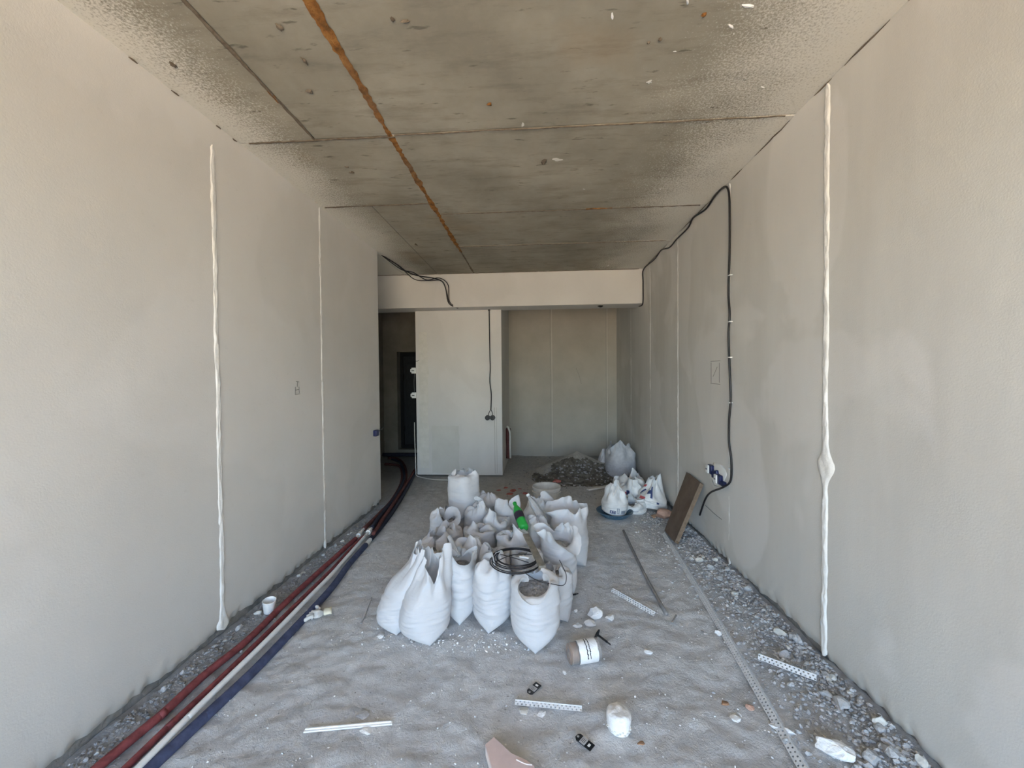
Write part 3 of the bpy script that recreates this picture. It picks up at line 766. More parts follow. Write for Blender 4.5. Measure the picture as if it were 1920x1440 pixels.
ob('cable', tube(smooth_path([(.012, -.014, .12), (.030, -.016, .08), (.036, -.018, .035)], 5), .0055, 6), MAT['blackcable'], t, smooth=True)
ob('cable_gland', xf(lathe([(0, 0), (.016, 0), (.018, .03), (.010, .05), (0, .05)], 12), Matrix.Translation((c2.x-c.x, -.018, c2.z-c.z-.045))), MAT['black'], t)

c = on_x(702, 812, XL)
t = thing('wall_box', 'dark blue wall box with a stub of wire near the end of the left wall', 'socket', (XL, c.y, c.z))
ob('box_cup', xf(bbox(-.036, .036, -.04, .04, -.004, .045, .012, 3), Matrix.Rotation(rad(90), 4, 'Y')), MAT['navy'], t)
ob('wire', tube(smooth_path([(.03, .03, .01), (.035, .12, .025), (.02, .22, .04)], 5), .004, 6), MAT['blackcable'], t)

t = thing('ceiling_cables', 'loose black cables sagging from the slab over the beam to the partition', 'cable')
for k, pts in enumerate(([(715, 480, 4.6), (746, 497, 4.85), (762, 509, 5.0), (784, 517, 5.2), (815, 522, 5.35), (831, 530, 5.42), (838, 550, 5.45), (843, 570, 5.46), (859, 577.5, 5.55)],
                          [(715, 484, 4.6), (740, 490, 4.9), (756, 506, 5.0), (778, 524, 5.2), (805, 526, 5.35), (826, 526, 5.42), (835, 540, 5.45), (841, 568, 5.46), (858, 578, 5.55)],
                          [(715, 481, 4.6), (752, 505, 4.9), (775, 511, 5.1), (800, 525, 5.3), (823, 521, 5.4), (840, 534, 5.44), (843, 566, 5.46), (860, 577, 5.55)])):
    Q = [on_y(*q) for q in pts]
    for q in Q: q.z = min(q.z, HC-.01)
    Q[0].z = HC+.005
    ob('cable', tube(smooth_path(Q, 6), (.008, .006, .0065)[k], 7), MAT['blackcable'], t, smooth=True)
c = on_y(1125, 576, 5.6)
tag(ob('lamp_cable_stub', xf(chunk(88, 2, .3, .05, .03, .025), Matrix.Translation((c.x, 5.6, 2.49))), MAT['black'], smooth=True), 'small black cable stub under the beam above the alcove', 'cable')

t = thing('door_phone_sockets', 'white sockets strung on a wire at the left edge of the partition', 'socket', (-1.835, 5.80, 0))
c = on_y(773, 695, 5.82)
for zz_ in (c.z, on_y(773, 741, 5.82).z):
    s_ = ob('socket_body', bbox(-.075, -.004, -.03, .03, zz_-.045, zz_+.045, .008), MAT['whitep'], t)
    ob('socket_face', bbox(-.095, -.07, -.02, .02, zz_-.025, zz_+.025, .005), MAT['whitep'], s_)
    ob('socket_slot', box(-.07, -.03, -.033, -.028, zz_-.006, zz_+.004), MAT['black'], s_)
zt, z1 = c.z, on_y(773, 741, 5.82).z
ob('wire', tube(smooth_path([(-.03, 0, zt+.04), (-.035, 0, zt+.10), (-.01, -.06, zt+.15), (.03, -.07, zt+.14), (.06, -.06, zt+.16)], 5), .003, 6), MAT['blackcable'], t)
ob('wire', tube(smooth_path([(-.03, 0, zt-.04), (-.045, 0, (zt+z1)/2), (-.035, 0, z1+.04)], 5), .003, 6), MAT['steel'], t)
t = tag(ob('white_cable', tube(smooth_path([(-1.88, 5.8, .82), (-1.876, 5.79, .6), (-1.862, 5.77, .3), (-1.85, 5.745, .08), (-1.83, 5.72, .016), (-1.7, 5.62, .012), (-1.5, 5.52, .012), (-1.25, 5.50, .012)], 6), .007, 7), MAT['cream'], smooth=True), 'thin white cable hanging down the partition corner onto the floor', 'cable')

# ------------------------------------------------------------------ things lying on the sacks
def bottle(label, p0, p1, Lb, r, m, cap, lab, name='bottle'):
    """plastic bottle lying from its base p1 to its neck p0"""
    p0, p1 = Vector(p0), Vector(p1); ax = (p0-p1).normalized()
    q = ax.to_track_quat('Z', 'Y')
    t = thing(name, label, 'bottle', p1); t.rotation_euler = q.to_euler()
    prof = [(0, .006), (r*.55, .0), (r*.9, .004), (r, .018), (r*.97, Lb*.22), (r, Lb*.27), (r*.98, Lb*.50), (r, Lb*.60), (r*.9, Lb*.70), (r*.55, Lb*.84), (r*.36, Lb*.91), (r*.34, Lb*.97)]
    ob('bottle_shell', lathe(prof, 22), m, t, smooth=True)
    ob('cap', lathe([(0, Lb*.955), (r*.42, Lb*.955), (r*.42, Lb*1.02), (0, Lb*1.025)], 16), cap, t)
    if lab:
        lb = ob('label_band', lathe([(r*1.01, Lb*.33), (r*1.015, Lb*.35), (r*1.015, Lb*.56), (r*1.01, Lb*.58)], 22), lab, t, smooth=True)
        V, Fc = [], []
        for k in range(4):                                # red strokes printed on the band
            a0 = -.55+k*.30
            for s in (0, 1):
                for zz in (.41, .49):
                    a = a0+s*.19-1.57; V.append((r*1.03*cos(a), r*1.03*sin(a), Lb*zz))
            n = len(V)-4; Fc.append((n, n+2, n+3, n+1))
        ob('label_print', (V, Fc), MAT['redprint'], lb)
    return t
bottle('green plastic bottle with dark label lying on the sacks', on_z(964, 941, .505), on_z(983, 992, .385), .27, .037, MAT['green'], MAT['green'], plain('dark label', (.03, .02, .035), .5))
bottle('clear plastic bottle lying in the open sack near the bucket', on_z(1001, 946, .50), on_z(1022, 980, .385), .25, .034, MAT['clear'], MAT['whitep'], None)

# coil of black wire
t = thing('wire_coil', 'coil of thin black wire lying on the middle sacks', 'wire coil')
cc = on_z(967, 1050, .39); rg = random.Random(4)
for k in range(7):
    rx, ry = .152*(1-.035*k+.03*rg.random()), .150*(1-.04*k+.03*rg.random()); ox, oy = rg.uniform(-.012, .012), rg.uniform(-.015, .015); tz = rg.uniform(-.06, .06); ph = rg.random()*6
    ob('wire_turn', tube([cc+Vector((ox+rx*cos(a*pi/24), oy+ry*sin(a*pi/24), .006*k*.5+tz*rx*sin(a*pi/24+ph)*.5)) for a in range(48)], .0028 if k else .0036, 6, True), MAT['blackcable'], t, smooth=True)
for k in range(2):
    ob('wire_end', tube(smooth_path([cc+Vector((.10-k*.22, .06, .01)), cc+Vector((-.02, .0-k*.03, .03)), cc+Vector((-.12+k*.2, -.05, .01))], 7), .0025, 5), MAT['blackcable'], t, smooth=True)
tag(ob('thread', tube(smooth_path([on_z(985, 1075, .42), on_z(1010, 1090, .40), on_z(1035, 1095, .39), on_z(1057, 1097, .36), on_z(1062, 1080, .35), on_z(1055, 1062, .36), on_z(1049, 1050, .37)], 8), .0022, 5), MAT['blackcable'], smooth=True), 'loose black thread trailing from the frontmost sack to its right neighbour', 'wire')
def bar(name, label, cat, A, B, w, h, m, bev=.002):
    A, B = Vector(A), Vector(B); d = B-A
    q = d.to_track_quat('X', 'Z')
    o = ob(name, bbox(0, d.length, -w/2, w/2, -h/2, h/2, bev), m, None, A); o.rotation_euler = q.to_euler()
    return tag(o, label, cat)
bar('batten', 'short grey-brown batten lying across the sacks right of the wire coil', 'batten', on_z(986, 1002, .425), on_z(1017, 1063, .40), .042, .014, MAT['woodstick'])
A, B = on_z(842, 1006, .46), on_z(861, 1044, .375)
tag(ob('pipe_offcut', tube([A, A.lerp(B, .5), B], .014, 12), MAT['greyp'], smooth=False), 'pale grey pipe offcut stuck into a sack at the left of the pile', 'pipe')
bar('white_chip', 'little white slat lying inside the wire coil', 'chip', on_z(974, 1043, .405), on_z(992, 1046, .405), .016, .008, MAT['chalk'])

# bucket behind the pile
t = thing('bucket', 'dusty white plastic bucket standing behind the sacks', 'bucket', (.10, 4.22, .006))
ob('bucket_body', lathe([(0, .004), (.118, .004), (.122, .0), (.126, .006), (.148, .27), (.156, .275), (.158, .300), (.152, .302), (.146, .297), (.140, .27), (.119, .02), (0, .018)], 36), MAT['cream'], t, smooth=False)
ob('rim_ring', lathe([(.150, .245), (.160, .247), (.160, .256), (.150, .258)], 36), MAT['cream'], t)
ob('plaster_residue', lathe([(0, .16), (.06, .165), (.12, .155), (.130, .16)], 30), MAT['rubble'], t, smooth=True)
ob('handle', tube(smooth_path([(-.158, 0, .262), (-.12, -.11, .20), (0, -.165, .175), (.12, -.11, .20), (.158, 0, .262)], 6), .004, 6), MAT['greyp'], t, smooth=True)

# sand heap in the alcove
def heap():
    cx, cy, R0, Hh = .62, 6.02, .78, .345
    def f(u, v):
        a = 2*pi*u
        rr = R0*(1+.10*N(cos(a)*1.3, sin(a)*1.3, 4))*v*(1.05 if sin(a) < 0 else .9)
        x, y = cx+rr*cos(a)*1.02, cy+rr*sin(a)
        z = Hh*(1-v)**1.12+.03*v*(1-v)*4*N(x*4, y*4, 2)+.016*N(x*11, y*11, 7)*(1-abs(2*v-1))+.010*N(x*30, y*30, 9)*sstep(0, .1, v)
        if sin(a) < -.2: z -= .06*sstep(.25, .5, v)*sstep(1, .7, v)*sstep(-.2, -.7, sin(a))*1.0
        return Vector((x, y, max(z, -.01) if v < .98 else -.012))
    return grid(f, 90, 46, True)
hp = ob('sand_heap', heap(), [MAT['sand'], MAT['dust']], smooth=False)
for f in hp.data.polygons:
    cx_, cy_ = f.center.x-.63, f.center.y-6.02
    a = math.atan2(cy_, cx_); r = math.hypot(cx_, cy_)
    dark = (sin(a) < -.45+.35*N(r*7, a*2)) and r > .17+.10*N(a*3, 5)
    f.material_index = 0 if dark else 1
tag(hp, 'pointed heap of dark sand and gravel in front of the alcove wall', 'sand heap', kind='stuff')
rg = random.Random(9); PV = []
for k in range(260):
    a = rg.uniform(pi, 2*pi); r = rg.uniform(.2, .98)*.84
    z = .33*(1-r/.84)**1.12
    s = rg.uniform(.008, .024)
    PV.append(xf(chunk(500+k, 1, .3, s, s, s*.7), Matrix.Translation((.63+r*cos(a), 6.02+r*sin(a), max(.0, z-.03)))))
g = ob('gravel', join(*PV), MAT['darkstone'], hp); g['kind'] = 'stuff'
bar('white_board_strip', 'narrow pale board strip lying in front of the sand heap', 'board', on_z(1102, 918, .02), on_z(1150, 910, .02), .05, .02, MAT['plaster2'])

# grey rubble sack at the alcove, printed bags, basin
S('tall dusty grey sack with ragged top standing beside the sand heap', 1.235, 5.80, 320, R=.215, Hf=.27, L=.22, yaw=-120, o=-.12, ovar=.25, taper=.20, phi=60, peaks=((20, 22, .10), (80, 20, .06), (-60, 22, .08), (170, 30, .05)), mats=MAT['greybag'], ripple=1.6, ridge=.4, group='bags by the right wall')
S('slumped small grey bag behind the tall dusty sack', 1.06, 6.05, 333, R=.12, Hf=.16, L=.22, yaw=-100, o=-.2, ovar=.3, taper=.25, mats=MAT['greybag'], ripple=1.5, group='bags by the right wall')
PM = [MAT['whitebag'], MAT['navyprint'], MAT['redprint'], MAT['greyprint']]
bk = dict(group='bags by the right wall', name='plastic_bag', cat='bag', part='bag_film')
S('white printed cement bag crumpled against the right wall, tip pointing up', 1.275, 4.42, 345, R=.165, Hf=.10, L=.27, yaw=-135, o=-.25, ovar=.35, taper=.25, phi=70, flat=.45, ripple=1.9, ridge=1.5, tilt=(-8, 14), mats=PM,
  peaks=((120, 30, .10),), prints=((74, 80, 34, 40, 2), (0, 5, 44, 48, 1), (4, 6, 40, 52, 1), (68, 70, 42, 50, 1), (62, 66, 52, 55, 2), (10, 12, 30, 37, 1)), **bk)
S('flattened white bag with small red and navy print behind the printed cement bag', 1.12, 4.72, 356, R=.17, Hf=.09, L=.22, yaw=-100, o=-.6, ovar=.5, phi=100, ripple=2., ridge=1.5, mats=PM, prints=((70, 76, 40, 44, 2), (76, 79, 40, 46, 1)), **bk)
S('small crumpled white bag between the grey sack and the printed bags', 1.28, 5.05, 367, R=.10, Hf=.08, L=.20, yaw=-90, o=-.3, ovar=.5, ripple=1.9, mats=MAT['whitebag'], **bk)
S('crumpled torn white film lying low in front of the printed cement bag', 1.05, 4.33, 378, R=.15, Hf=.05, L=.12, yaw=-60, o=-.7, ovar=.6, ripple=2., mats=PM, prints=((70, 76, 30, 36, 3),), **bk)
bx_, by_ = .825, 4.16
t = thing('basin', 'shallow dark blue plastic basin on the floor with a bag in it', 'basin', (bx_, by_, .008))
ob('basin_bowl', lathe([(0, .004), (.125, .0), (.135, .004), (.182, .052), (.192, .055), (.192, .060), (.178, .060), (.128, .012), (0, .010)], 36), MAT['bluebasin'], t, smooth=False)
rg = random.Random(2)
ob('plaster_splash', join(*[xf(chunk(600+k, 1, .4, .012, .006, .004), Matrix.Translation((.165*cos(a), .165*sin(a), .038))) for k, a in enumerate([rg.uniform(pi*1.05, pi*1.95) for _ in range(14)])]), MAT['whitebag'], t)['kind'] = 'stuff'
S('white bag with blue lettering panel sitting in the blue basin', bx_-.01, by_+.01, 389, R=.128, Hf=.15, L=.20, yaw=-75, z0=.016, o=-.30, ovar=.35, taper=.12, phi=90, ripple=1.5, ridge=1., tilt=(0, 6), mats=PM,
  peaks=((120, 45, .06),), prints=((70, 76, 12, 20, 1), (71, 72, 14, 18, 0), (73, 75, 14, 15, 0), (73, 75, 17, 18, 0), (77, 80, 13, 27, 3), (78, 79, 15, 25, 0), (2, 8, 13, 21, 3)), **bk)
bl = thing('clay_block', 'broken pinkish block lying by the foot of the brown board', 'block', on_z(1246, 976, 0)+Vector((0, .04, .003)), (0, 0, rad(-25)))
ob('block_body', chunk(77, 3, .16, .10, .07, .055, 7), MAT['clay'], bl)
ob('broken_edge', xf(chunk(78, 2, .4, .03, .03, .025), Matrix.Translation((-.09, -.02, 0))), MAT['brown'], bl)

# brown shuttering board leaning on the right wall
t = thing('shuttering_board', 'dark brown shuttering board leaning against the right wall', 'board')
A0, A1 = Vector((1.245, 3.46, .012)), Vector((1.245, 3.73, .012))
T0, T1 = Vector((1.484, 3.51, .53)), Vector((1.484, 3.82, .55))
nn = (A1-A0).cross(T0-A0).normalized()
if nn.x > 0: nn = -nn
th_ = .040
lo = [A0, A1, T1, T0]; up = [p+nn*th_ for p in lo]
ob('board_face', (up+[p+nn*.004 for p in lo], [(0, 1, 2, 3), (4, 5, 1, 0), (5, 6, 2, 1), (6, 7, 3, 2), (7, 4, 0, 3), (7, 6, 5, 4)]), [MAT['board'], MAT['boardedge']], t)
bd = t.children[0] if t.children else None
for o_ in COL.objects:
    if o_.parent == t and o_.name.startswith('board_face'):
        for i_ in (1, 2, 3, 4): o_.data.polygons[i_].material_index = 1
ob('worn_corner', xf(chunk(79, 2, .3, .02, .02, .014), Matrix.Translation(A0+nn*.01)), MAT['boardedge'], t)

# ------------------------------------------------------------------ metal lying on the floor
def perf_strip(L, w, rows=2, pitch=.018, r=.0042, off=0.):
    """flat strip of sheet with staggered punched holes"""
    V, Fc = [], []
    rw = w/rows; n = max(2, int(L/pitch)); pt = L/n
    for a in range(rows):
        for i in range(n):
            x0, x1 = i*pt, (i+1)*pt; y0, y1 = a*rw, (a+1)*rw
            cx_, cy_ = (x0+x1)/2+(pt*.2 if a else -pt*.2), (y0+y1)/2
            b = len(V)
            sq = [(x0, y0), (cx_, y0), (x1, y0), (x1, cy_), (x1, y1), (cx_, y1), (x0, y1), (x0, cy_)]
            V += [Vector((x, y, 0)) for x, y in sq]
            V += [Vector((cx_+r*cos(-3*pi/4+k*pi/4), cy_+r*sin(-3*pi/4+k*pi/4), 0)) for k in range(8)]
            for k in range(8):
                k2 = (k+1) % 8; Fc.append((b+k, b+k2, b+8+k2, b+8+k))
    return V, Fc
def corner_bead(label, A, B, w1, w2, tilt=0., name='corner_bead', rows=2, bend=.0, angs=(-38, 222), hole=.0042):
    A, B = Vector(A), Vector(B); d = B-A
    t = thing(name, label, 'corner bead', A)
    t.rotation_euler = d.to_track_quat('X', 'Z').to_euler()
    M0 = Matrix.Rotation(rad(tilt), 4, 'X')
    def bendit(vf):
        return [Vector((v.x, v.y+bend*sin(pi*v.x/d.length), v.z)) for v in vf[0]], vf[1]
    for nm, ww, ang in (('flange', w1, angs[0]), ('flange', w2, angs[1])):
        o = ob(nm, bendit(xf(perf_strip(d.length, ww, rows, .018, min(hole, ww*.2)), M0 @ Matrix.Rotation(rad(ang), 4, 'X'))), MAT['zinc'], t)
        so = o.modifiers.new('thickness', 'SOLIDIFY'); so.thickness = .0012
    ob('nose', bendit(xf(tube([(d.length*k/24, 0, 0) for k in range(25)], .003, 6), M0)), MAT['zinc'], t)
    return t
corner_bead('long perforated metal corner bead lying along the right side of the floor', on_z(1480, 1446, .028)+Vector((.015, -.55, .0)), on_z(1246, 998, .030), .032, .030, 0, rows=2, bend=-.012)
corner_bead('short perforated metal bead lying right of the sack pile', on_z(1149, 1103, .020), on_z(1229, 1148, .022), .030, .026, 0)
corner_bead('short perforated metal bead half buried in rubble by the right wall', on_z(1422, 1226, .045), on_z(1531, 1266, .055), .034, .026, 0)
corner_bead('short perforated metal strip in the foreground between the two black tags', on_z(966, 1312, .030), on_z(1091, 1324, .030), .034, .020, 0, angs=(-44, 205), hole=.0046)
tag(ob('steel_rod', tube(smooth_path([on_z(1169, 995, .014), on_z(1205, 1070, .014), on_z(1250, 1152, .014)], 4), .011, 10), MAT['steel'], smooth=True), 'thin grey rod lying on the floor between sacks and corner bead', 'rod')
bar('stick', 'thin pale stick lying on the floor left of the sacks', 'stick', on_z(697, 1120, .01), on_z(677, 1169, .01), .010, .006, MAT['stone'])
bar('stick', 'little dark twig near the lower end of the grey rod', 'stick', on_z(1268, 1153, .012), on_z(1260, 1168, .012), .010, .008, MAT['darkstone'])
# white moulding strip in the foreground
A, B = on_z(570, 1372, .006), on_z(736, 1357, .006); d = B-A
t = thing('white_strip', 'long white plastic strip lying in the left foreground', 'strip', A); t.rotation_euler = d.to_track_quat('X', 'Z').to_euler()
ob('strip_base', bbox(0, d.length, -.007, .007, 0, .006, .001), MAT['chalk'], t)
ob('strip_ridge', bbox(.004, d.length-.006, .001, .007, .005, .011, .001), MAT['chalk'], t)

# hanger tags
def hang_tag(label, A, B, w):
    A, B = Vector(A), Vector(B); d = B-A; L_ = d.length
    t = thing('hanger_tag', label, 'tag', A); t.rotation_euler = d.to_track_quat('X', 'Z').to_euler()
    hw = w/2
    out = [(0, -hw*.5), (L_*.12, -hw), (L_, -hw), (L_, hw), (L_*.12, hw), (0, hw*.5)]
    n = len(out)
    V = [(x, y, 0) for x, y in out]+[(x, y, .004) for x, y in out]
    Fc = [tuple(range(n-1, -1, -1)), tuple(range(n, 2*n))]+[(k, (k+1) % n, n+(k+1) % n, n+k) for k in range(n)]
    ob('tag_card', (V, Fc), MAT['black'], t)
    ob('grey_label', box(L_*.30, L_*.62, -hw*.95, hw*.95, .0035, .0050), MAT['greyp'], t)
    ob('label_line', join(*[box(L_*(.36+.08*k), L_*(.38+.08*k), -hw*.6, hw*.5, .0045, .0056) for k in range(3)]), MAT['black'], t)
    ob('white_mark', box(L_*.74, L_*.86, -hw*.45, hw*.35, .0035, .0050), MAT['whitep'], t)
    ob('eyelet', xf(lathe([(.002, .003), (.005, .003), (.005, .0055), (.002, .0055)], 12), Matrix.Translation((L_*.1, 0, 0))), MAT['greyp'], t)
hang_tag('black hanger tag in front of the white plaster cast', on_z(1081, 1380, .010), on_z(1111, 1404, .010), .034)
hang_tag('black hanger tag behind the foreground perforated strip', on_z(991, 1301, .010), on_z(1010, 1283, .010), .034)

# plaster cast, jar, dowels
c = on_z(1163, 1383, 0)
t = thing('plaster_cast', 'white bucket-shaped plaster cast standing in the right foreground', 'plaster lump', (c.x, c.y+.035, .004), (rad(-7), rad(3), 0))
def cast(u, v):
    a = 2*pi*u
    prof = [(.0, .0), (.040, .0), (.046, .006), (.049, .03), (.052, .055), (.051, .064), (.042, .074), (.022, .080), (.0, .080)]
    k = v*(len(prof)-1); i = min(int(k), len(prof)-2); f = k-i
    r = lerp(prof[i][0], prof[i+1][0], f); z = lerp(prof[i][1], prof[i+1][1], f)
    s = 1+.05*N(cos(a)*1.5, sin(a)*1.5, z*20)
    z += sstep(.055, .07, z)*.007*N(cos(a)*r*38, sin(a)*r*38, 3)
    return Vector((r*s*cos(a), r*s*sin(a)*1.15, z))
ob('cast_body', grid(cast, 40, 32, True), MAT['chalk'], t, smooth=True)
ob('grit_ring', join(*[xf(chunk(700+k, 1, .4, .007, .006, .005), Matrix.Translation((.047*cos(a), .054*sin(a), rad(4)*.06+.004+.010*((k*7) % 3)/2))) for k, a in enumerate([2*pi*q/30 for q in range(30)])]), MAT['plaster2'], t)
A, B = on_z(1066, 1226, .052), on_z(1121, 1217, .052); d = B-A
t = thing('plastic_jar', 'clear cut jar with torn white label and rusty residue, lying on its side', 'jar', A); t.rotation_euler = d.to_track_quat('X', 'Z').to_euler()
RX = Matrix.Rotation(rad(90), 4, 'Y')
ob('jar_shell', xf(lathe([(.0, .0), (.044, .0), (.052, .006), (.0525, .05), (.0525, d.length), (.050, d.length), (.050, .008), (0, .004)], 28), RX), MAT['clear'], t, smooth=False)
lb = grid(lambda u, v: Vector((d.length*(.28+.62*v+.03*N(u*14, 3)), .0545*cos(2*pi*u), .0545*sin(2*pi*u))), 40, 8, True)
lo_ = ob('torn_label', lb, MAT['chalk'], t, smooth=True)
rg = random.Random(6)
ob('label_crack', join(*[xf(chunk(720+k, 1, .6, .0028, .007, .002), Matrix.Rotation(a, 4, 'X') @ Matrix.Translation((d.length*x_, 0, .0535))) for k, (a, x_) in enumerate([(-.3+1.9*q/17+rg.uniform(-.03, .03), (.53 if w_ else .62)+rg.uniform(-.012, .012)) for w_ in (0, 1) for q in range(18)])]), MAT['blackcable'], lo_)
ob('rusty_residue', xf(lathe([(0, .006), (.046, .006), (.049, .012), (.0492, d.length*.26), (.030, d.length*.30), (0, d.length*.28)], 24), RX), MAT['brown'], t, smooth=True)
def dowel(label, H_, T_, r):
    H_, T_ = Vector(H_), Vector(T_); d = T_-H_
    t = thing('insulation_dowel', label, 'dowel', H_); t.rotation_euler = d.to_track_quat('Z', 'Y').to_euler()
    ob('dowel_head', lathe([(0, -.002), (r, 0), (r, .003), (r*.3, .007), (.006, .012), (0, .012)], 22), MAT['black'], t)
    ob('dowel_shank', lathe([(.0055, .0), (.0055, d.length*.75), (.004, d.length*.78), (.0035, d.length), (0, d.length)], 12), MAT['black'], t, smooth=False)
dowel('black mushroom-headed dowel beside the clear jar', on_z(1119, 1189, .032), on_z(1145, 1209, .008), .029)
dowel('black mushroom-headed dowel at the foot of the leaning right sack', on_z(1066, 1117, .030), on_z(1084, 1113, .010), .027)

# pink foam offcut at the bottom edge
zt = .05
tp = [on_z(910, 1396, zt), on_z(926, 1382, zt), on_z(939, 1394, zt), on_z(958, 1412, zt), on_z(985, 1424, zt), on_z(1001, 1436, zt), on_z(1012, 1475, zt), on_z(938, 1475, zt), on_z(922, 1438, zt)]
bt = [p-Vector((0, 0, zt-.006)) for p in tp]
n = len(tp)
t = thing('foam_offcut', 'pinkish tan foam board offcut at the bottom edge of the picture', 'foam board')
ob('foam_face', (tp+[p-Vector((0, 0, .012)) for p in tp], [tuple(range(n-1, -1, -1)), tuple(range(n, 2*n))]+[(k, n+k, n+(k+1) % n, (k+1) % n) for k in range(n)]), MAT['pink'], t)
ob('foam_edge', ([p-Vector((0, 0, .012)) for p in tp]+bt, [tuple(range(n-1, -1, -1)), tuple(range(n, 2*n))]+[(k, n+k, n+(k+1) % n, (k+1) % n) for k in range(n)]), MAT['pinkside'], t)
ob('torn_sliver', tube(smooth_path([on_z(968, 1424, .06), on_z(985, 1432, .056), on_z(998, 1434, .058)], 4), .0022, 6), MAT['pinkside'], t)

# cup and glove by the pipes
c = on_z(503, 1153, 0)
t = thing('paper_cup', 'small white cup standing between the left wall and the red pipe', 'cup', (c.x-.01, c.y+.02, .006), (rad(4), rad(6), 0))
ob('cup_body', lathe([(0, .004), (.026, .004), (.027, 0), (.029, .004), (.038, .078), (.040, .080), (.038, .082), (.0365, .078), (.027, .010), (0, .008)], 26), MAT['whitep'], t, smooth=False)
c = on_z(582, 1158, 0)+Vector((.03, -.01, 0))
gm = sack_mat('white knitted cotton', (.76, .75, .72), (.86, .85, .82))
t = thing('work_glove', 'crumpled white work glove with yellow cuff lying beside the blue pipe', 'glove', (c.x, c.y, .012), (0, 0, rad(28)))
ob('palm', xf(chunk(91, 3, .25, .050, .042, .018, 3), Matrix.Translation((.02, 0, 0))), gm, t, smooth=True)
for k, (a, y0, ln) in enumerate(((-18, -.030, .055), (-5, -.010, .066), (8, .012, .062), (22, .032, .048), (60, .045, .045))):
    P_ = [Vector((-.005 if k < 4 else .03, y0*.9, .018))]
    for q in range(1, 5):
        P_.append(P_[0]+Vector((-cos(rad(a))*ln*q/4, sin(rad(a))*ln*q/4, .004*sin(q*1.2+k))))
    ob('finger', tube(smooth_path(P_, 4), lambda s: .0115*math.sqrt(max(.05, 1-max(0, (s-.75)/.25)**2)), 10), gm, t, smooth=True)
ob('cuff', xf(lathe([(.028, 0), (.032, .01), (.030, .03), (.034, .045), (.029, .045), (.026, .02)], 20), Matrix.Translation((.055, 0, .016)) @ Matrix.Rotation(rad(90), 4, 'Y') @ Matrix.Scale(.5, 4, (1, 0, 0))), plain('yellow glove cuff', (.70, .66, .52), .9, .1), t, smooth=True)

# ------------------------------------------------------------------ plaster lumps, stones and debris
def lump(label, px, py, s, seed, m='chalk', group=None, name='plaster_lump', cat='plaster lump', z=0., sx=1., sy=.8, sz=.6, rz=0, sub=3):
    p = on_z(px, py, 0)
    o = ob(name, chunk(seed, sub, .4, s*sx, s*sy, s*sz), MAT[m], None, (p.x, p.y, max(0., floor_h(p.x, p.y))-.004+z), (0, 0, rad(rz)))
    return tag(o, label, cat, group)
lump('largest jagged white plaster lump beside the front right sack', 1116, 1158, .046, 801, sz=.7)
lump('white plaster lump overlapping the largest one in front', 1107, 1171, .036, 802, sz=.5)
lump('flat white plaster lump on the right of the broken group', 1142, 1161, .036, 803, sz=.4, sx=1.1)
lump('thin white plaster flake on the left of the broken group', 1083, 1174, .030, 804, sz=.35)
lump('tiny white plaster crumb behind the broken group', 1080, 1147, .014, 805)
lump('white curved plaster chip alone on the open floor', 1217, 1225, .024, 806, sz=.4, sx=1.2, sy=.6, rz=-20)
lump('large flat white plaster rock in the lower right corner', 1565, 1418, .062, 807, sx=1.05, sy=.62, sz=.45, rz=-18)
lump('elongated white plaster shard beside the near end of the corner bead', 1465, 1371, .044, 808, sx=1.2, sy=.35, sz=.3, rz=-38)
lump('small white plaster lump below the elongated shard', 1476, 1395, .022, 809, m='stone')
lump('pinkish stone touching the corner bead', 1406, 1328, .020, 810, m='clay', name='stone', cat='stone')
lump('white plaster lump touching the left side of the corner bead', 1346, 1190, .022, 811)
lump('brown crumb on the floor left of the corner bead', 1358, 1318, .020, 812, m='brown', name='crumb', cat='crumb', sz=.25)
lump('white crumbly plaster patch near the brown crumb', 1380, 1348, .026, 813, sz=.25)
lump('yellowish flat flake in front of the foreground perforated strip', 984, 1336, .028, 814, m='plaster2', sz=.25)
lump('pale flat chip right of the yellowish flake', 1015, 1339, .022, 815, sz=.2)
lump('white scrap at the foot of the leftmost sack', 712, 1196, .026, 816, sz=.35)
lump('white crumb left of the jar below the plaster group', 1058, 1262, .018, 817, sx=.6, sz=.3)
lump('little tan chip right of the plaster cast', 1201, 1393, .016, 818, m='brown', name='crumb', cat='crumb', sz=.2)
lump('white crumbs beside the long white strip', 688, 1372, .030, 819, sz=.25)
lump('flat grey-white lump above the long white strip', 680, 1342, .030, 820, m='stone', sz=.25)
lump('square pale chip on dark debris near the brown board', 1298, 1051, .026, 821, sz=.2)
lump('white crumb to the right of the brown board foot', 1308, 1040, .016, 822)
lump('pink scrap of foam on the floor behind the sacks', 1094, 955, .05, 823, m='redscrap', name='scrap', cat='scrap', sz=.15)
lump('red scrap lying against the sand heap', 1043, 905, .07, 824, m='redscrap', name='scrap', cat='scrap', sz=.4)
for k, (px, py) in enumerate(((935, 920), (948, 915), (962, 921), (975, 917), (985, 926), (955, 927))):
    lump('small red scrap on the floor between sacks and partition', px, py, .035+.01*(k % 3), 830+k, m='redscrap', name='scrap', cat='scrap', group='red scraps behind the sacks', sz=.2, rz=40*k, sub=2)
rg = random.Random(77)
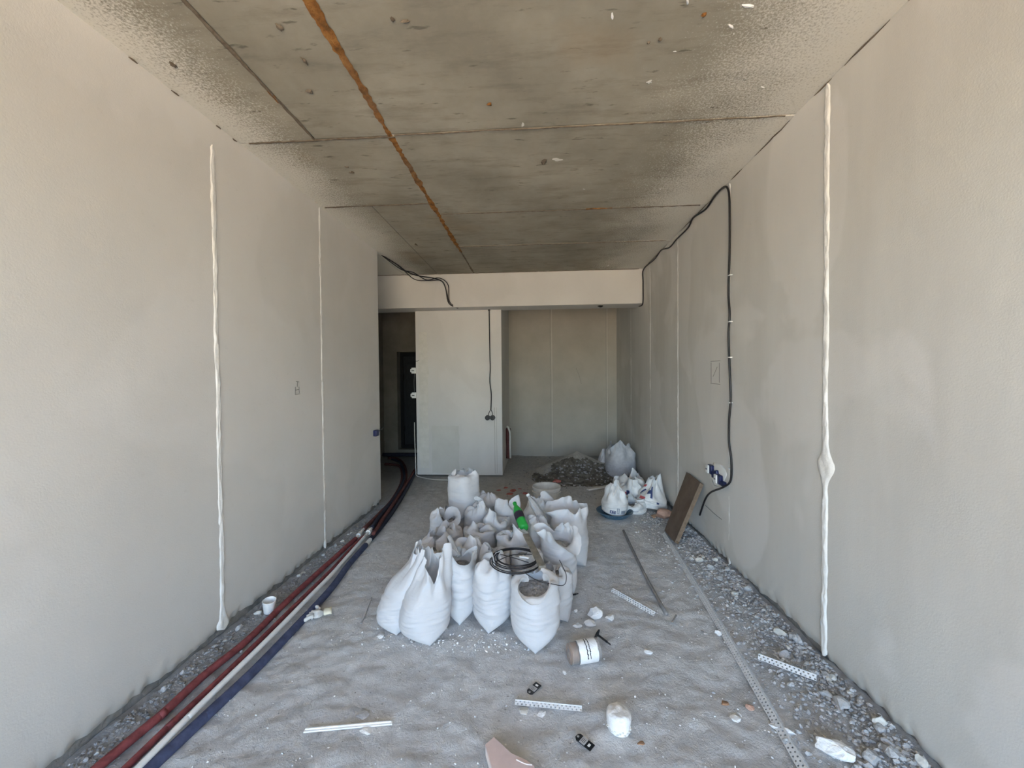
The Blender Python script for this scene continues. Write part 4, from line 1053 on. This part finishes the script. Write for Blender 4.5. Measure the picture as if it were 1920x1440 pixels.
# single stones along the wall feet, big enough to pick out
for k in range(90):
    y = rg.uniform(1.3, 3.4); x = XR-.03-abs(rg.gauss(0, .11)); s = .012+.026*rg.random()**2
    o = ob('rubble_stone', chunk(900+k, 2, .4, s, s*rg.uniform(.6, 1), s*rg.uniform(.45, .8)), MAT['stone' if rg.random() < .75 else 'plaster2'], None, (min(x, XR-.045), y, max(.0, floor_h(x, y))-.006), (0, 0, rg.uniform(0, 6)))
    tag(o, 'loose grey rubble stone at the foot of the right wall', 'stone', 'rubble stones along the right wall')
for k in range(20):
    y = rg.uniform(1.3, 3.9); x = XL+.035+rg.random()*.05; s = rg.uniform(.010, .024)
    o = ob('rubble_stone', chunk(960+k, 2, .4, s, s*rg.uniform(.6, 1), s*rg.uniform(.45, .8)), MAT['stone' if k % 3 else 'plaster2'], None, (x, y, max(.0, floor_h(x, y))-.004), (0, 0, rg.uniform(0, 6)))
    tag(o, 'loose grey rubble stone between the left wall and the red pipe', 'stone', 'rubble stones along the left wall')
# finer debris nobody could count
TEMPL = [chunk(1000+k, 1, .4, 1, rg.uniform(.6, 1), rg.uniform(.35, .7)) for k in range(14)]
def debris(name, label, n, place, size, m):
    V, Fc = [], []
    for _ in range(n):
        x, y = place(); s = size(); tv, tf = rg.choice(TEMPL); a = rg.uniform(0, 2*pi); ca, sa = cos(a), sin(a)
        z = floor_h(x, y)-s*.10; b = len(V)
        V += [(x+s*(v.x*ca-v.y*sa), y+s*(v.x*sa+v.y*ca), z+s*v.z) for v in tv]
        Fc += [tuple(i+b for i in f) for f in tf]
    tag(ob(name, (V, Fc), m), label, 'debris', kind='stuff')
inr = lambda x: min(max(x, XL+.02), XR-.02)
debris('rubble_debris', 'band of fine grey rubble along the right wall', 7000, lambda: (inr(XR-.01-abs(rg.gauss(0, .20))), rg.uniform(.6, 4.3)), lambda: rg.choice((.003, .004, .005, .006, .008, .011, .014)), MAT['stone'])
debris('dark_debris', 'dark gritty debris at the foot of the right wall', 1500, lambda: (inr(XR-.01-abs(rg.gauss(0, .14))), rg.uniform(.8, 4.2)), lambda: rg.choice((.004, .006, .008, .012)), MAT['darkstone'])
debris('trench_debris', 'dark gritty debris between the left wall and the pipes', 2600, lambda: (inr(XL+.02+abs(rg.gauss(0, .07))), rg.uniform(.8, 4.4)), lambda: rg.choice((.003, .005, .007, .011)), MAT['darkstone'])
debris('pipe_grit', 'grey grit lying around the pipes on the floor', 1500, lambda: (inr(XL+.2+rg.gauss(0, .16)), rg.uniform(.8, 4.6)), lambda: rg.choice((.002, .003, .004, .006)), MAT['stone'])
debris('plaster_crumbs', 'tiny white plaster crumbs scattered over the screed floor', 2400, lambda: (rg.uniform(-1.5, 1.35), .9+3.6*rg.random()**1.5), lambda: rg.choice((.002, .0025, .003, .004, .006)), MAT['chalk'])
debris('sack_spill', 'white crumbs spilled around the front sacks', 240, lambda: (rg.gauss(-.45, .30), 2.06+abs(rg.gauss(0, .12))), lambda: rg.choice((.003, .004, .006, .009)), MAT['chalk'])
debris('floor_grit', 'dark grit scattered over the screed floor', 1300, lambda: (rg.uniform(-1.4, 1.4), .9+4.2*rg.random()**1.4), lambda: rg.choice((.002, .003, .004)), MAT['darkstone'])
debris('alcove_debris', 'scattered dark debris on the alcove floor', 900, lambda: (rg.uniform(-.4, 1.45), rg.uniform(4.7, 7.2)), lambda: rg.choice((.004, .006, .009, .014)), MAT['darkstone'])
